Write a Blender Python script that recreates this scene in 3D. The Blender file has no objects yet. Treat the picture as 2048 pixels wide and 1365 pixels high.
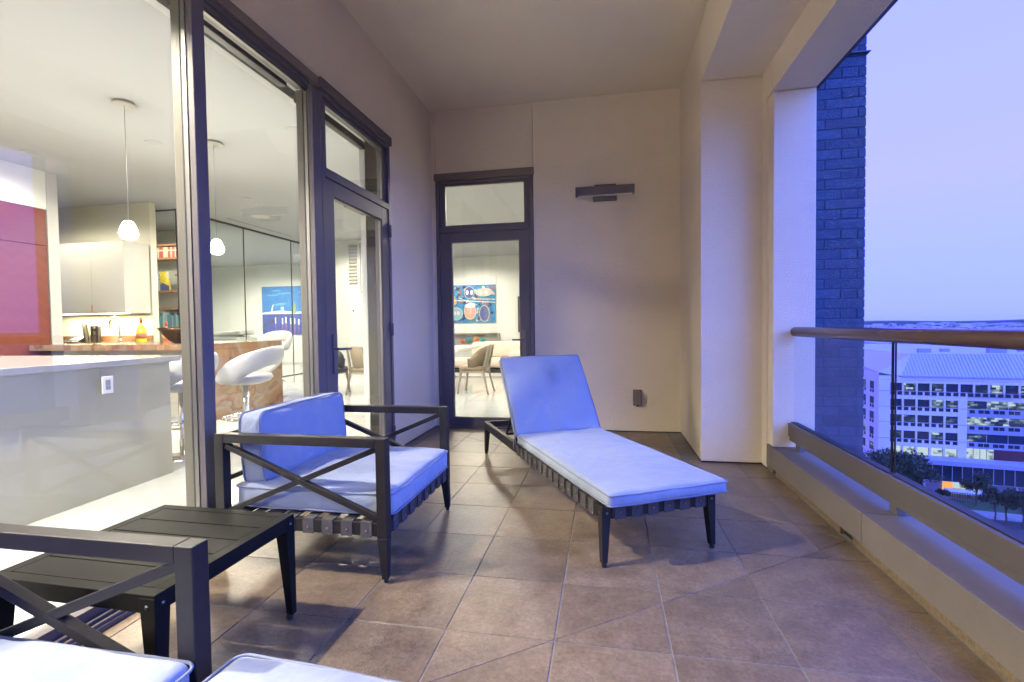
import bpy, bmesh, math, random
from mathutils import Vector, Matrix
from math import radians, sin, cos, pi

random.seed(7)
S = bpy.context.scene
COL = S.collection

# ------------------------------------------------------------------ camera
F_PX = 983.29
R_ = Vector((0.98258895, 0.18533399, -0.01304862))
U_ = Vector((0.00719937, 0.03219858, 0.99945556))
F_ = Vector((-0.18565323, 0.98214793, -0.03030368))
CAM = Vector((0, 0, 1.2))
cam = bpy.data.cameras.new("camera")
cam.sensor_width = 36.0
cam.lens = F_PX / 2048 * 36
cam.clip_start = 0.05
cam.clip_end = 30000
camo = bpy.data.objects.new("camera", cam)
COL.objects.link(camo)
camo.matrix_world = Matrix(((R_.x, U_.x, -F_.x, CAM.x), (R_.y, U_.y, -F_.y, CAM.y), (R_.z, U_.z, -F_.z, CAM.z), (0, 0, 0, 1)))
S.camera = camo

# ------------------------------------------------------------------ world
SUN_EL, SUN_ROT = radians(2.0), radians(114)
w = bpy.data.worlds.new("World"); S.world = w; w.use_nodes = True
nt = w.node_tree; nt.nodes.clear()
out = nt.nodes.new("ShaderNodeOutputWorld"); bg = nt.nodes.new("ShaderNodeBackground")
sky = nt.nodes.new("ShaderNodeTexSky"); sky.sky_type = 'NISHITA'; sky.sun_disc = False
sky.sun_elevation = SUN_EL; sky.sun_rotation = SUN_ROT; sky.ozone_density = 4.0; sky.dust_density = 1.0
tint = nt.nodes.new("ShaderNodeMix"); tint.data_type = 'RGBA'; tint.blend_type = 'MULTIPLY'; tint.inputs[0].default_value = 1.0
tint.inputs[7].default_value = (1, 1, 1, 1)
# camera white balance: the picture is balanced for the warm lamps, so dusk daylight reads blue
tint.inputs[7].default_value = (0.5, 0.5, 1.6, 1)
nt.links.new(sky.outputs[0], tint.inputs[6])
tcw = nt.nodes.new("ShaderNodeTexCoord"); spw = nt.nodes.new("ShaderNodeSeparateXYZ"); nt.links.new(tcw.outputs['Generated'], spw.inputs[0])
rampw = nt.nodes.new("ShaderNodeValToRGB"); ew = rampw.color_ramp.elements
ew[0].position = 0.0; ew[0].color = (0.104, 0.134, 1.0, 1); ew[1].position = 1.0; ew[1].color = (0.102, 0.132, 0.95, 1)
for p_, c_ in ((0.05, (0.104, 0.130, 0.95, 1)), (0.22, (0.140, 0.138, 0.80, 1)), (0.6, (0.118, 0.140, 0.95, 1))):
    q_ = ew.new(p_); q_.color = c_
nt.links.new(spw.outputs[2], rampw.inputs[0])
sc_ = nt.nodes.new("ShaderNodeVectorMath"); sc_.operation = 'SCALE'; sc_.inputs['Scale'].default_value = 13.7
nt.links.new(rampw.outputs[0], sc_.inputs[0])
add_ = nt.nodes.new("ShaderNodeVectorMath"); add_.operation = 'ADD'
nt.links.new(tint.outputs[2], add_.inputs[0]); nt.links.new(sc_.outputs[0], add_.inputs[1]); nt.links.new(add_.outputs[0], bg.inputs[0])
bg.inputs[1].default_value = 0.15
nt.links.new(bg.outputs[0], out.inputs[0])
# the bright band of dusk sky opposite the building: very soft, blue against the warm lamps
sl = bpy.data.lights.new("sun", 'SUN'); sl.energy = 4.0; sl.angle = radians(80); sl.color = (0.08, 0.26, 1.0)
so = bpy.data.objects.new("sun", sl); COL.objects.link(so)
so.rotation_euler = (Vector((-0.80, 0.36, -0.42))).to_track_quat('-Z', 'Y').to_euler()

S.view_settings.view_transform = 'Standard'
S.view_settings.look = 'None'
S.view_settings.exposure = 0.85
S.view_settings.gamma = 1.0
S.view_settings.use_curve_mapping = False
S.cycles.use_denoising = True
S.cycles.max_bounces = 8
S.cycles.transparent_max_bounces = 24
S.cycles.sample_clamp_indirect = 6.0
S.cycles.caustics_reflective = False
S.cycles.caustics_refractive = False
LAMP = (1.0, 0.90, 0.73)
LK = 1.72

# ------------------------------------------------------------------ helpers
def ray(x, y):
    return F_ + R_ * ((x - 1024) / F_PX) - U_ * ((y - 682.5) / F_PX)
def at(x, y, axis, v):
    d = ray(x, y); i = 'XYZ'.index(axis)
    return CAM + d * ((v - CAM[i]) / d[i])

def empty(name, label, cat, loc=(0, 0, 0), rz=0.0, group=None):
    o = bpy.data.objects.new(name, None); COL.objects.link(o)
    o.location = loc; o.rotation_euler = (0, 0, rz); o.empty_display_size = 0.1
    tag(o, label, cat, group); return o
def tag(o, label, cat=None, group=None):
    o['label'] = label
    if cat: o['category'] = cat
    if group: o['group'] = group
    return o
def kind(o, k):
    o['kind'] = k; return o
def copy_tree(o, parent=None, **kw):
    c = o.copy(); COL.objects.link(c)
    if parent is not None: c.parent = parent; c.matrix_parent_inverse = o.matrix_parent_inverse
    for ch in list(o.children): copy_tree(ch, c)
    for k, v in kw.items(): c[k] = v
    return c

class MB:
    def __init__(s): s.v = []; s.f = []
    def add(s, vs, fs):
        n = len(s.v); s.v += [tuple(v) for v in vs]; s.f += [tuple(i + n for i in f) for f in fs]; return s
    def box(s, x0, x1, y0, y1, z0, z1):
        return s.add([(x0, y0, z0), (x1, y0, z0), (x1, y1, z0), (x0, y1, z0), (x0, y0, z1), (x1, y0, z1), (x1, y1, z1), (x0, y1, z1)],
                     [(0, 3, 2, 1), (4, 5, 6, 7), (0, 1, 5, 4), (1, 2, 6, 5), (2, 3, 7, 6), (3, 0, 4, 7)])
    def beam(s, p, q, w, h, up=(0, 0, 1), w2=None, h2=None):
        p = Vector(p); q = Vector(q); d = (q - p).normalized(); up = Vector(up)
        a = d.cross(up).normalized(); b = a.cross(d)
        w2 = w if w2 is None else w2; h2 = h if h2 is None else h2
        vs = []
        for c, ww, hh in ((p, w, h), (q, w2, h2)):
            for sx, sy in ((-1, -1), (1, -1), (1, 1), (-1, 1)): vs.append(c + a * sx * ww / 2 + b * sy * hh / 2)
        return s.add(vs, [(0, 3, 2, 1), (4, 5, 6, 7), (0, 1, 5, 4), (1, 2, 6, 5), (2, 3, 7, 6), (3, 0, 4, 7)])
    def prism(s, poly, z0, z1, ch=0.0):
        n = len(poly)
        if ch:
            cx = sum(p[0] for p in poly) / n; cy = sum(p[1] for p in poly) / n
            top = []
            for p in poly:
                dx, dy = cx - p[0], cy - p[1]; L = math.hypot(dx, dy) or 1; top.append((p[0] + dx / L * ch * 1.4, p[1] + dy / L * ch * 1.4))
            vs = [(p[0], p[1], z0) for p in poly] + [(p[0], p[1], z1 - ch) for p in poly] + [(p[0], p[1], z1) for p in top]
            fs = [tuple(range(n))[::-1], tuple(range(2 * n, 3 * n))]
            for k in (0, n):
                fs += [(k + i, k + (i + 1) % n, k + n + (i + 1) % n, k + n + i) for i in range(n)]
            return s.add(vs, fs)
        vs = [(p[0], p[1], z0) for p in poly] + [(p[0], p[1], z1) for p in poly]
        return s.add(vs, [tuple(range(n))[::-1], tuple(range(n, 2 * n))] + [(i, (i + 1) % n, n + (i + 1) % n, n + i) for i in range(n)])
    def tube(s, path, r, n=10, closed=False, caps=True):
        path = [Vector(p) for p in path]; m = len(path); vs = []; fs = []
        prev = None
        for i, p in enumerate(path):
            if closed: d = (path[(i + 1) % m] - path[i - 1])
            else: d = path[min(i + 1, m - 1)] - path[max(i - 1, 0)]
            d.normalize()
            if prev is None:
                a = d.cross(Vector((0, 0, 1)))
                if a.length < 0.01: a = d.cross(Vector((1, 0, 0)))
            else: a = prev - d * prev.dot(d)
            a.normalize(); prev = a; b = d.cross(a)
            rr = r[i] if isinstance(r, (list, tuple)) else r
            for k in range(n):
                t = 2 * pi * k / n; vs.append(p + a * cos(t) * rr + b * sin(t) * rr)
        for i in range(m if closed else m - 1):
            j = (i + 1) % m
            for k in range(n): fs.append((i * n + k, i * n + (k + 1) % n, j * n + (k + 1) % n, j * n + k))
        if not closed and caps: fs += [tuple(range(n))[::-1], tuple(range((m - 1) * n, m * n))]
        return s.add(vs, fs)
    def lathe(s, prof, c=(0, 0, 0), n=20, axis='Z'):
        vs = []; fs = []; m = len(prof)
        for r, z in prof:
            for k in range(n):
                t = 2 * pi * k / n; a, b = r * cos(t), r * sin(t)
                p = (a, b, z) if axis == 'Z' else ((a, z, b) if axis == 'Y' else (z, a, b))
                vs.append((p[0] + c[0], p[1] + c[1], p[2] + c[2]))
        for i in range(m - 1):
            for k in range(n): fs.append((i * n + k, i * n + (k + 1) % n, (i + 1) * n + (k + 1) % n, (i + 1) * n + k))
        if prof[0][0] > 1e-6: fs.append(tuple(range(n))[::-1])
        if prof[-1][0] > 1e-6: fs.append(tuple(range((m - 1) * n, m * n)))
        return s.add(vs, fs)
    def mesh(s, name, mat, smooth=False):
        me = bpy.data.meshes.new(name); me.from_pydata(s.v, [], s.f); me.validate()
        bm = bmesh.new(); bm.from_mesh(me); bmesh.ops.recalc_face_normals(bm, faces=bm.faces); bm.to_mesh(me); bm.free()
        if mat: me.materials.append(mat)
        if smooth:
            for p in me.polygons: p.use_smooth = True
        return me
    def build(s, name, mat, parent=None, smooth=False, bev=0.0, seg=2, loc=None):
        o = bpy.data.objects.new(name, s.mesh(name, mat, smooth)); COL.objects.link(o)
        if parent is not None: o.parent = parent
        if loc: o.location = loc
        if bev:
            b = o.modifiers.new("bevel", 'BEVEL'); b.width = bev; b.segments = seg; b.limit_method = 'ANGLE'; b.angle_limit = radians(40)
        return o

# ------------------------------------------------------------------ materials
def mat(name, col, rough=0.6, metal=0.0, spec=0.5, var=0.0, vscale=8.0, col2=None, bump=0.0, bscale=60.0, rvar=0.0, coat=0.0, rand=0.0, detail=6.0):
    m = bpy.data.materials.new(name); m.use_nodes = True; n = m.node_tree; b = n.nodes["Principled BSDF"]; L = n.links
    b.inputs['Base Color'].default_value = (*col, 1); b.inputs['Roughness'].default_value = rough
    b.inputs['Metallic'].default_value = metal; b.inputs['Specular IOR Level'].default_value = spec
    if coat: b.inputs['Coat Weight'].default_value = coat; b.inputs['Coat Roughness'].default_value = 0.08
    g = None
    if var or col2 or bump or rvar or rand:
        g = n.nodes.new("ShaderNodeNewGeometry"); pos = g.outputs['Position']
        if rand:
            oi = n.nodes.new("ShaderNodeObjectInfo"); ad = n.nodes.new("ShaderNodeVectorMath"); ad.operation = 'MULTIPLY_ADD'
            cb = n.nodes.new("ShaderNodeCombineXYZ"); L.new(oi.outputs['Random'], cb.inputs[0]); L.new(oi.outputs['Random'], cb.inputs[1])
            L.new(cb.outputs[0], ad.inputs[0]); ad.inputs[1].default_value = (37, 91, 0); L.new(pos, ad.inputs[2]); pos = ad.outputs[0]
    base = None
    if var or col2:
        no = n.nodes.new("ShaderNodeTexNoise"); no.inputs['Scale'].default_value = vscale; no.inputs['Detail'].default_value = detail; no.inputs['Roughness'].default_value = 0.65
        L.new(pos, no.inputs['Vector'])
        cr = n.nodes.new("ShaderNodeValToRGB"); cr.color_ramp.elements[0].position = 0.32; cr.color_ramp.elements[1].position = 0.68
        c2 = col2 if col2 else tuple(c * (1 - var) for c in col)
        c1 = col if col2 else tuple(min(1, c * (1 + var)) for c in col)
        cr.color_ramp.elements[0].color = (*c2, 1); cr.color_ramp.elements[1].color = (*c1, 1)
        L.new(no.outputs[0], cr.inputs[0]); base = cr.outputs[0]
        if rvar:
            mr = n.nodes.new("ShaderNodeMapRange"); mr.inputs[3].default_value = rough - rvar; mr.inputs[4].default_value = rough + rvar
            L.new(no.outputs[0], mr.inputs[0]); L.new(mr.outputs[0], b.inputs['Roughness'])
    if rand and base is not None:
        hs = n.nodes.new("ShaderNodeHueSaturation"); mr = n.nodes.new("ShaderNodeMapRange")
        mr.inputs[3].default_value = 1 - rand; mr.inputs[4].default_value = 1 + rand
        L.new(oi.outputs['Random'], mr.inputs[0]); L.new(mr.outputs[0], hs.inputs['Value']); L.new(base, hs.inputs['Color']); base = hs.outputs[0]
    if base is not None: L.new(base, b.inputs['Base Color'])
    if bump:
        nb = n.nodes.new("ShaderNodeTexNoise"); nb.inputs['Scale'].default_value = bscale; nb.inputs['Detail'].default_value = 4; L.new(pos, nb.inputs['Vector'])
        bu = n.nodes.new("ShaderNodeBump"); bu.inputs['Strength'].default_value = bump; bu.inputs['Distance'].default_value = 0.01
        L.new(nb.outputs[0], bu.inputs['Height']); L.new(bu.outputs[0], b.inputs['Normal'])
    return m
def emis(name, col, st):
    m = bpy.data.materials.new(name); m.use_nodes = True; n = m.node_tree; n.nodes.clear()
    o = n.nodes.new("ShaderNodeOutputMaterial"); e = n.nodes.new("ShaderNodeEmission"); e.inputs[0].default_value = (*col, 1); e.inputs[1].default_value = st
    n.links.new(e.outputs[0], o.inputs[0]); return m
def glassmat(name, tintc=(0.95, 0.97, 0.96), ior=1.5, k=1.0, rough=0.0):
    m = bpy.data.materials.new(name); m.use_nodes = True; n = m.node_tree; n.nodes.clear(); L = n.links
    o = n.nodes.new("ShaderNodeOutputMaterial"); mx = n.nodes.new("ShaderNodeMixShader"); t = n.nodes.new("ShaderNodeBsdfTransparent"); g = n.nodes.new("ShaderNodeBsdfGlossy")
    ge = n.nodes.new("ShaderNodeNewGeometry"); dt_ = n.nodes.new("ShaderNodeVectorMath"); dt_.operation = 'DOT_PRODUCT'
    L.new(ge.outputs['Incoming'], dt_.inputs[0]); L.new(ge.outputs['Normal'], dt_.inputs[1])
    def mt_(op, a_, b_=None, cl=False):
        q = n.nodes.new("ShaderNodeMath"); q.operation = op; q.use_clamp = cl
        for i_, v_ in enumerate((a_, b_)):
            if v_ is None: continue
            if isinstance(v_, (int, float)): q.inputs[i_].default_value = v_
            else: L.new(v_, q.inputs[i_])
        return q.outputs[0]
    f0 = ((ior - 1) / (ior + 1)) ** 2
    om = mt_('SUBTRACT', 1.0, mt_('ABSOLUTE', dt_.outputs['Value']), True)
    fz = mt_('ADD', mt_('MULTIPLY', mt_('POWER', om, 5.0), (1 - f0) * k), f0 * k, True)
    t.inputs[0].default_value = (*tintc, 1); g.inputs['Roughness'].default_value = rough
    L.new(fz, mx.inputs[0]); L.new(t.outputs[0], mx.inputs[1]); L.new(g.outputs[0], mx.inputs[2]); L.new(mx.outputs[0], o.inputs[0])
    return m

M = {}
M['stucco'] = mat('stucco', (0.80, 0.70, 0.54), 0.92, var=0.035, vscale=1.4, bump=1.0, bscale=150, detail=15)
M['stucco_ceiling'] = mat('stucco_ceiling', (0.82, 0.73, 0.56), 0.92, var=0.03, vscale=1.2, bump=0.5, bscale=150, detail=12)
M['sandy'] = mat('sandy_plinth', (0.19, 0.14, 0.085), 0.95, col2=(0.12, 0.085, 0.05), vscale=45, bump=0.8, bscale=90)
M['curb'] = mat('curb_render', (0.155, 0.132, 0.124), 0.85, var=0.06, vscale=5, bump=0.2, bscale=120)
M['grout'] = mat('grout', (0.215, 0.205, 0.20), 0.95, var=0.2, vscale=12)
M['dark_gap'] = mat('dark_gap', (0.02, 0.018, 0.016), 0.9)
def tile_mat():
    m = mat('stone_look_tile', (0.205, 0.154, 0.106), 0.34, col2=(0.115, 0.080, 0.052), vscale=7.5, rvar=0.08, rand=0.14, spec=0.6, detail=14); n = m.node_tree; L = n.links; b = n.nodes["Principled BSDF"]
    src = b.inputs['Base Color'].links[0].from_socket; g = [q for q in n.nodes if q.type == 'NEW_GEOMETRY'][0]
    vm = [q for q in n.nodes if q.type == 'VECT_MATH'][0]
    f = n.nodes.new("ShaderNodeTexNoise"); f.inputs['Scale'].default_value = 55; f.inputs['Detail'].default_value = 8; f.inputs['Roughness'].default_value = 0.75; f.inputs['Distortion'].default_value = 0.6; L.new(vm.outputs[0], f.inputs[0])
    r = n.nodes.new("ShaderNodeValToRGB"); r.color_ramp.elements[0].position = 0.36; r.color_ramp.elements[0].color = (0.66, 0.64, 0.62, 1); r.color_ramp.elements[1].position = 0.60; r.color_ramp.elements[1].color = (1.12, 1.12, 1.12, 1); L.new(f.outputs[0], r.inputs[0])
    mx = n.nodes.new("ShaderNodeMix"); mx.data_type = 'RGBA'; mx.blend_type = 'MULTIPLY'; mx.inputs[0].default_value = 1; L.new(src, mx.inputs[6]); L.new(r.outputs[0], mx.inputs[7])
    sp = n.nodes.new("ShaderNodeTexNoise"); sp.inputs['Scale'].default_value = 130; sp.inputs['Detail'].default_value = 2; L.new(vm.outputs[0], sp.inputs[0])
    big = n.nodes.new("ShaderNodeTexNoise"); big.inputs['Scale'].default_value = 3.2; big.inputs['Detail'].default_value = 6; L.new(vm.outputs[0], big.inputs[0])
    mu = n.nodes.new("ShaderNodeMath"); mu.operation = 'MULTIPLY'; L.new(sp.outputs[0], mu.inputs[0]); L.new(big.outputs[0], mu.inputs[1])
    r2 = n.nodes.new("ShaderNodeMapRange"); r2.inputs[1].default_value = 0.33; r2.inputs[2].default_value = 0.46; r2.inputs[3].default_value = 0; r2.inputs[4].default_value = 0.40; L.new(mu.outputs[0], r2.inputs[0])
    m2 = n.nodes.new("ShaderNodeMix"); m2.data_type = 'RGBA'; L.new(r2.outputs[0], m2.inputs[0]); L.new(mx.outputs[2], m2.inputs[6]); m2.inputs[7].default_value = (0.26, 0.248, 0.24, 1); L.new(m2.outputs[2], b.inputs['Base Color'])
    bu = n.nodes.new("ShaderNodeBump"); bu.inputs['Strength'].default_value = 0.22; bu.inputs['Distance'].default_value = 0.004; L.new(f.outputs[0], bu.inputs['Height']); L.new(bu.outputs[0], b.inputs['Normal'])
    return m
M['tile'] = tile_mat()
M['frame'] = mat('bronze_frame_paint', (0.10, 0.088, 0.095), 0.42, var=0.05, vscale=3)
M['frame_trim'] = mat('bronze_trim', (0.17, 0.135, 0.115), 0.45, var=0.05, vscale=4)
M['jamb'] = mat('interior_jamb', (0.085, 0.078, 0.062), 0.4, var=0.04)
M['alu'] = mat('bright_aluminium', (0.26, 0.25, 0.23), 0.4, metal=1.0)
M['gasket'] = mat('rubber_gasket', (0.02, 0.02, 0.018), 0.6)
M['black_metal'] = mat('black_powder_coat', (0.017, 0.015, 0.016), 0.40, spec=0.28, var=0.12, vscale=30, bump=0.05, bscale=400)
M['table_metal'] = mat('table_powder_coat', (0.012, 0.0115, 0.010), 0.45, spec=0.05, var=0.15, vscale=9, rvar=0.06)
M['strap'] = mat('woven_strap', (0.048, 0.043, 0.046), 0.75, var=0.15, vscale=60, bump=0.3, bscale=500)
M['strap_dark'] = mat('woven_strap_dark', (0.045, 0.038, 0.036), 0.8, var=0.1)
M['rivet'] = mat('rivet', (0.16, 0.15, 0.15), 0.35, metal=0.8)
M['rail'] = mat('copper_brown_rail', (0.115, 0.066, 0.052), 0.27, metal=0.25, var=0.05, vscale=3)
M['shoe'] = mat('taupe_metal_shoe', (0.120, 0.105, 0.100), 0.45, var=0.05, vscale=4)
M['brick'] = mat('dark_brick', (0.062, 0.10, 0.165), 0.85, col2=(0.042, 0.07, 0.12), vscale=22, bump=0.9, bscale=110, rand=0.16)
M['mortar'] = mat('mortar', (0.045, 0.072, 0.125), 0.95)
M['glass'] = glassmat('window_glass', (0.982, 0.99, 0.985), 1.5, 1.25)
M['rail_glass'] = glassmat('railing_glass', (0.965, 0.98, 0.99), 1.45, 0.45)
M['glass_edge'] = mat('glass_edge', (0.04, 0.14, 0.15), 0.2)
M['white_wall'] = mat('white_paint', (0.52, 0.54, 0.525), 0.7, var=0.015, vscale=1.5)
M['white_ceiling'] = mat('white_ceiling_paint', (0.345, 0.365, 0.385), 0.8)
M['floor_tile'] = mat('polished_white_tile', (0.44, 0.46, 0.46), 0.10, col2=(0.39, 0.41, 0.415), vscale=2.2, spec=0.5, rand=0.02)
M['plaster_grey'] = mat('warm_grey_panel', (0.40, 0.39, 0.30), 0.35, var=0.03, vscale=2)
M['quartz'] = mat('white_quartz', (0.34, 0.35, 0.36), 0.12, var=0.02, vscale=6)
M['lacquer'] = mat('cream_lacquer', (0.36, 0.36, 0.335), 0.3, var=0.02)
M['chrome'] = mat('chrome', (0.8, 0.8, 0.8), 0.08, metal=1.0)
M['white_leather'] = mat('white_leather', (0.36, 0.37, 0.37), 0.38, bump=0.05, bscale=200)
M['black'] = mat('black_plastic', (0.015, 0.015, 0.018), 0.4)
M['plate'] = mat('white_plastic', (0.78, 0.77, 0.74), 0.35)
M['bronze_bowl'] = mat('dark_bronze_bowl', (0.07, 0.045, 0.03), 0.25, metal=0.7)
M['oak'] = mat('oak_shelf', (0.42, 0.20, 0.10), 0.5, var=0.2, vscale=20)
M['pale_wood'] = mat('pale_oak', (0.26, 0.225, 0.18), 0.45, var=0.1, vscale=14)
M['tan'] = mat('tan_leather', (0.17, 0.13, 0.08), 0.5, var=0.08)
M['grey_uph'] = mat('dark_grey_upholstery', (0.08, 0.085, 0.10), 0.8)
M['sofa'] = mat('pale_sofa_fabric', (0.50, 0.43, 0.36), 0.85, var=0.05)
M['bulb'] = emis('pendant_glow', (1.0, 0.93, 0.80), 9.0)
M['downlight_glow'] = emis('downlight_glow', (1.0, 0.95, 0.85), 40.0)
M['strip_glow'] = emis('strip_glow', (1.0, 0.92, 0.62), 5.0)

# fabric with weave
def fabric(name, col):
    m = mat(name, col, 0.9, var=0.035, vscale=5, bump=0.0); n = m.node_tree; L = n.links; b = n.nodes["Principled BSDF"]
    b.inputs['Sheen Weight'].default_value = 0.15
    tc = n.nodes.new("ShaderNodeTexCoord"); bs = []
    for d in ('X', 'Y'):
        wv = n.nodes.new("ShaderNodeTexWave"); wv.bands_direction = d; wv.inputs['Scale'].default_value = 190; wv.inputs['Distortion'].default_value = 1.2
        L.new(tc.outputs['Object'], wv.inputs[0]); bs.append(wv)
    ad = n.nodes.new("ShaderNodeMath"); ad.operation = 'ADD'; L.new(bs[0].outputs['Fac'], ad.inputs[0]); L.new(bs[1].outputs['Fac'], ad.inputs[1])
    n2 = n.nodes.new("ShaderNodeTexNoise"); n2.inputs['Scale'].default_value = 7; n2.inputs['Detail'].default_value = 3; L.new(tc.outputs['Object'], n2.inputs[0])
    bu = n.nodes.new("ShaderNodeBump"); bu.inputs['Strength'].default_value = 0.12; bu.inputs['Distance'].default_value = 0.002; L.new(ad.outputs[0], bu.inputs['Height'])
    b2 = n.nodes.new("ShaderNodeBump"); b2.inputs['Strength'].default_value = 0.6; b2.inputs['Distance'].default_value = 0.035
    L.new(n2.outputs[0], b2.inputs['Height']); L.new(bu.outputs[0], b2.inputs['Normal']); L.new(b2.outputs[0], b.inputs['Normal'])
    return m
M['fabric'] = fabric('pale_canvas', (0.225, 0.262, 0.345))
M['piping'] = mat('piping_canvas', (0.17, 0.195, 0.27), 0.9)

def stained_fabric():
    m = fabric('pale_canvas_stained', (0.225, 0.262, 0.345)); n = m.node_tree; L = n.links; b = n.nodes["Principled BSDF"]
    src = b.inputs['Base Color'].links[0].from_socket
    tc = n.nodes.new("ShaderNodeTexCoord"); mp = n.nodes.new("ShaderNodeMapping")
    mp.inputs['Location'].default_value = (-0.05, -0.17, 0); mp.inputs['Rotation'].default_value = (0, 0, 0)
    L.new(tc.outputs['Object'], mp.inputs[0])
    nz = n.nodes.new("ShaderNodeTexNoise"); nz.inputs['Scale'].default_value = 9; L.new(tc.outputs['Object'], nz.inputs[0])
    mp2 = n.nodes.new("ShaderNodeMapping"); mp2.inputs['Rotation'].default_value = (0, 0, radians(40)); mp2.inputs['Scale'].default_value = (11, 6.0, 0); L.new(mp.outputs[0], mp2.inputs[0])
    gr = n.nodes.new("ShaderNodeTexGradient"); gr.gradient_type = 'SPHERICAL'; L.new(mp2.outputs[0], gr.inputs[0])
    mu = n.nodes.new("ShaderNodeMath"); mu.operation = 'MULTIPLY'; L.new(gr.outputs[1], mu.inputs[0]); L.new(nz.outputs[0], mu.inputs[1])
    mu2 = n.nodes.new("ShaderNodeMath"); mu2.operation = 'MULTIPLY'; mu2.inputs[1].default_value = 0.8; L.new(mu.outputs[0], mu2.inputs[0])
    mx = n.nodes.new("ShaderNodeMix"); mx.data_type = 'RGBA'; L.new(mu2.outputs[0], mx.inputs[0]); L.new(src, mx.inputs[6]); mx.inputs[7].default_value = (0.09, 0.10, 0.14, 1)
    L.new(mx.outputs[2], b.inputs['Base Color']); return m
M['fabric_stain'] = stained_fabric()

def wood_slab():
    m = bpy.data.materials.new('figured_stone_wood'); m.use_nodes = True; n = m.node_tree; L = n.links; b = n.nodes["Principled BSDF"]
    g = n.nodes.new("ShaderNodeNewGeometry"); no = n.nodes.new("ShaderNodeTexNoise"); no.inputs['Scale'].default_value = 0.75; no.inputs['Detail'].default_value = 8; no.inputs['Distortion'].default_value = 0.7
    L.new(g.outputs['Position'], no.inputs[0])
    n3 = n.nodes.new("ShaderNodeMath"); n3.operation = 'MULTIPLY'; n3.inputs[1].default_value = 5; L.new(no.outputs[0], n3.inputs[0])
    fr = n.nodes.new("ShaderNodeMath"); fr.operation = 'PINGPONG'; fr.inputs[1].default_value = 1.0; L.new(n3.outputs[0], fr.inputs[0])
    cr = n.nodes.new("ShaderNodeValToRGB"); e = cr.color_ramp.elements
    e[0].position = 0.0; e[0].color = (0.07, 0.035, 0.018, 1); e[1].position = 1.0; e[1].color = (0.23, 0.18, 0.135, 1)
    for p, c in ((0.12, (0.17, 0.08, 0.036, 1)), (0.4, (0.20, 0.125, 0.07, 1)), (0.62, (0.22, 0.175, 0.135, 1)), (0.72, (0.16, 0.08, 0.05, 1)), (0.85, (0.22, 0.13, 0.08, 1))):
        q = e.new(p); q.color = c
    L.new(fr.outputs[0], cr.inputs[0]); L.new(cr.outputs[0], b.inputs['Base Color']); b.inputs['Roughness'].default_value = 0.15
    return m
M['slab'] = wood_slab()
def herringbone():
    m = bpy.data.materials.new('red_herringbone_veneer'); m.use_nodes = True; n = m.node_tree; L = n.links; b = n.nodes["Principled BSDF"]
    g = n.nodes.new("ShaderNodeNewGeometry"); sp = n.nodes.new("ShaderNodeSeparateXYZ"); L.new(g.outputs['Position'], sp.inputs[0])
    def mth(op, a, b_=None):
        q = n.nodes.new("ShaderNodeMath"); q.operation = op
        if isinstance(a, (int, float)): q.inputs[0].default_value = a
        else: L.new(a, q.inputs[0])
        if b_ is not None:
            if isinstance(b_, (int, float)): q.inputs[1].default_value = b_
            else: L.new(b_, q.inputs[1])
        return q.outputs[0]
    y = mth('PINGPONG', sp.outputs[1], 0.10); z = mth('ADD', sp.outputs[2], mth('MULTIPLY', y, 1.0)); f = mth('FRACT', mth('MULTIPLY', z, 26.0))
    k = mth('FLOOR', mth('MULTIPLY', z, 26.0)); wn = n.nodes.new("ShaderNodeTexWhiteNoise"); wn.noise_dimensions = '1D'; L.new(k, wn.inputs['W'])
    cr = n.nodes.new("ShaderNodeValToRGB"); cr.color_ramp.elements[0].color = (0.115, 0.028, 0.013, 1); cr.color_ramp.elements[1].color = (0.145, 0.037, 0.017, 1)
    L.new(wn.outputs['Value'], cr.inputs[0]); L.new(cr.outputs[0], b.inputs['Base Color']); b.inputs['Roughness'].default_value = 0.3
    bu = n.nodes.new("ShaderNodeBump"); bu.inputs['Strength'].default_value = 0.2; L.new(mth('LESS_THAN', f, 0.08), bu.inputs['Height']); L.new(bu.outputs[0], b.inputs['Normal'])
    return m
M['herring'] = herringbone()

# ------------------------------------------------------------------ dimensions of the terrace
XL, XR1, X2, X3 = -2.011, 0.811, 1.299, 1.620
YB, YC, YD = 5.617, 4.451, 4.219
H, H2, H3, HC, HD = 3.746, 3.249, 3.013, 0.208, 3.0
YS = -3.2
ZI = 3.5

# ---- terrace floor: grout bed with individually laid tiles, cut along two falls to the scupper
fl = MB().box(XL - 0.02, X2 + 0.4, YS, YB + 0.1, -0.3, -0.0035).build('terrace_floor', M['grout']); kind(fl, 'structure')
def clip(poly, a, b, c, keep):
    outp = []
    n = len(poly)
    for i in range(n):
        p, q = poly[i], poly[(i + 1) % n]; dp = a * p[0] + b * p[1] + c; dq = a * q[0] + b * q[1] + c
        if keep < 0: dp, dq = -dp, -dq
        if dp >= 0: outp.append(p)
        if (dp >= 0) != (dq >= 0):
            t = dp / (dp - dq); outp.append((p[0] + (q[0] - p[0]) * t, p[1] + (q[1] - p[1]) * t))
    return outp
G = 0.0028
xs = [-0.6269 + i * 0.4299 for i in range(-4, 6)]
ys = [-3.2 + 0.0] + [2.2586 - 0.4299 * i for i in range(12, 0, -1)] + [2.2586, 2.708, 3.16, 3.61, 4.06, 4.51, 4.955, 5.40, 5.85]
ys = sorted(y for y in ys if y >= YS - 0.1)
def area(p): return 0.5 * abs(sum(p[i][0] * p[(i + 1) % len(p)][1] - p[(i + 1) % len(p)][0] * p[i][1] for i in range(len(p))))
D1 = (-0.745, 1.0, -(2.955 - 0.745 * 1.3))     # y - 0.745 x - c
D2 = (0.78, 1.0, -(2.965 + 0.78 * 1.3))
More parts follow.
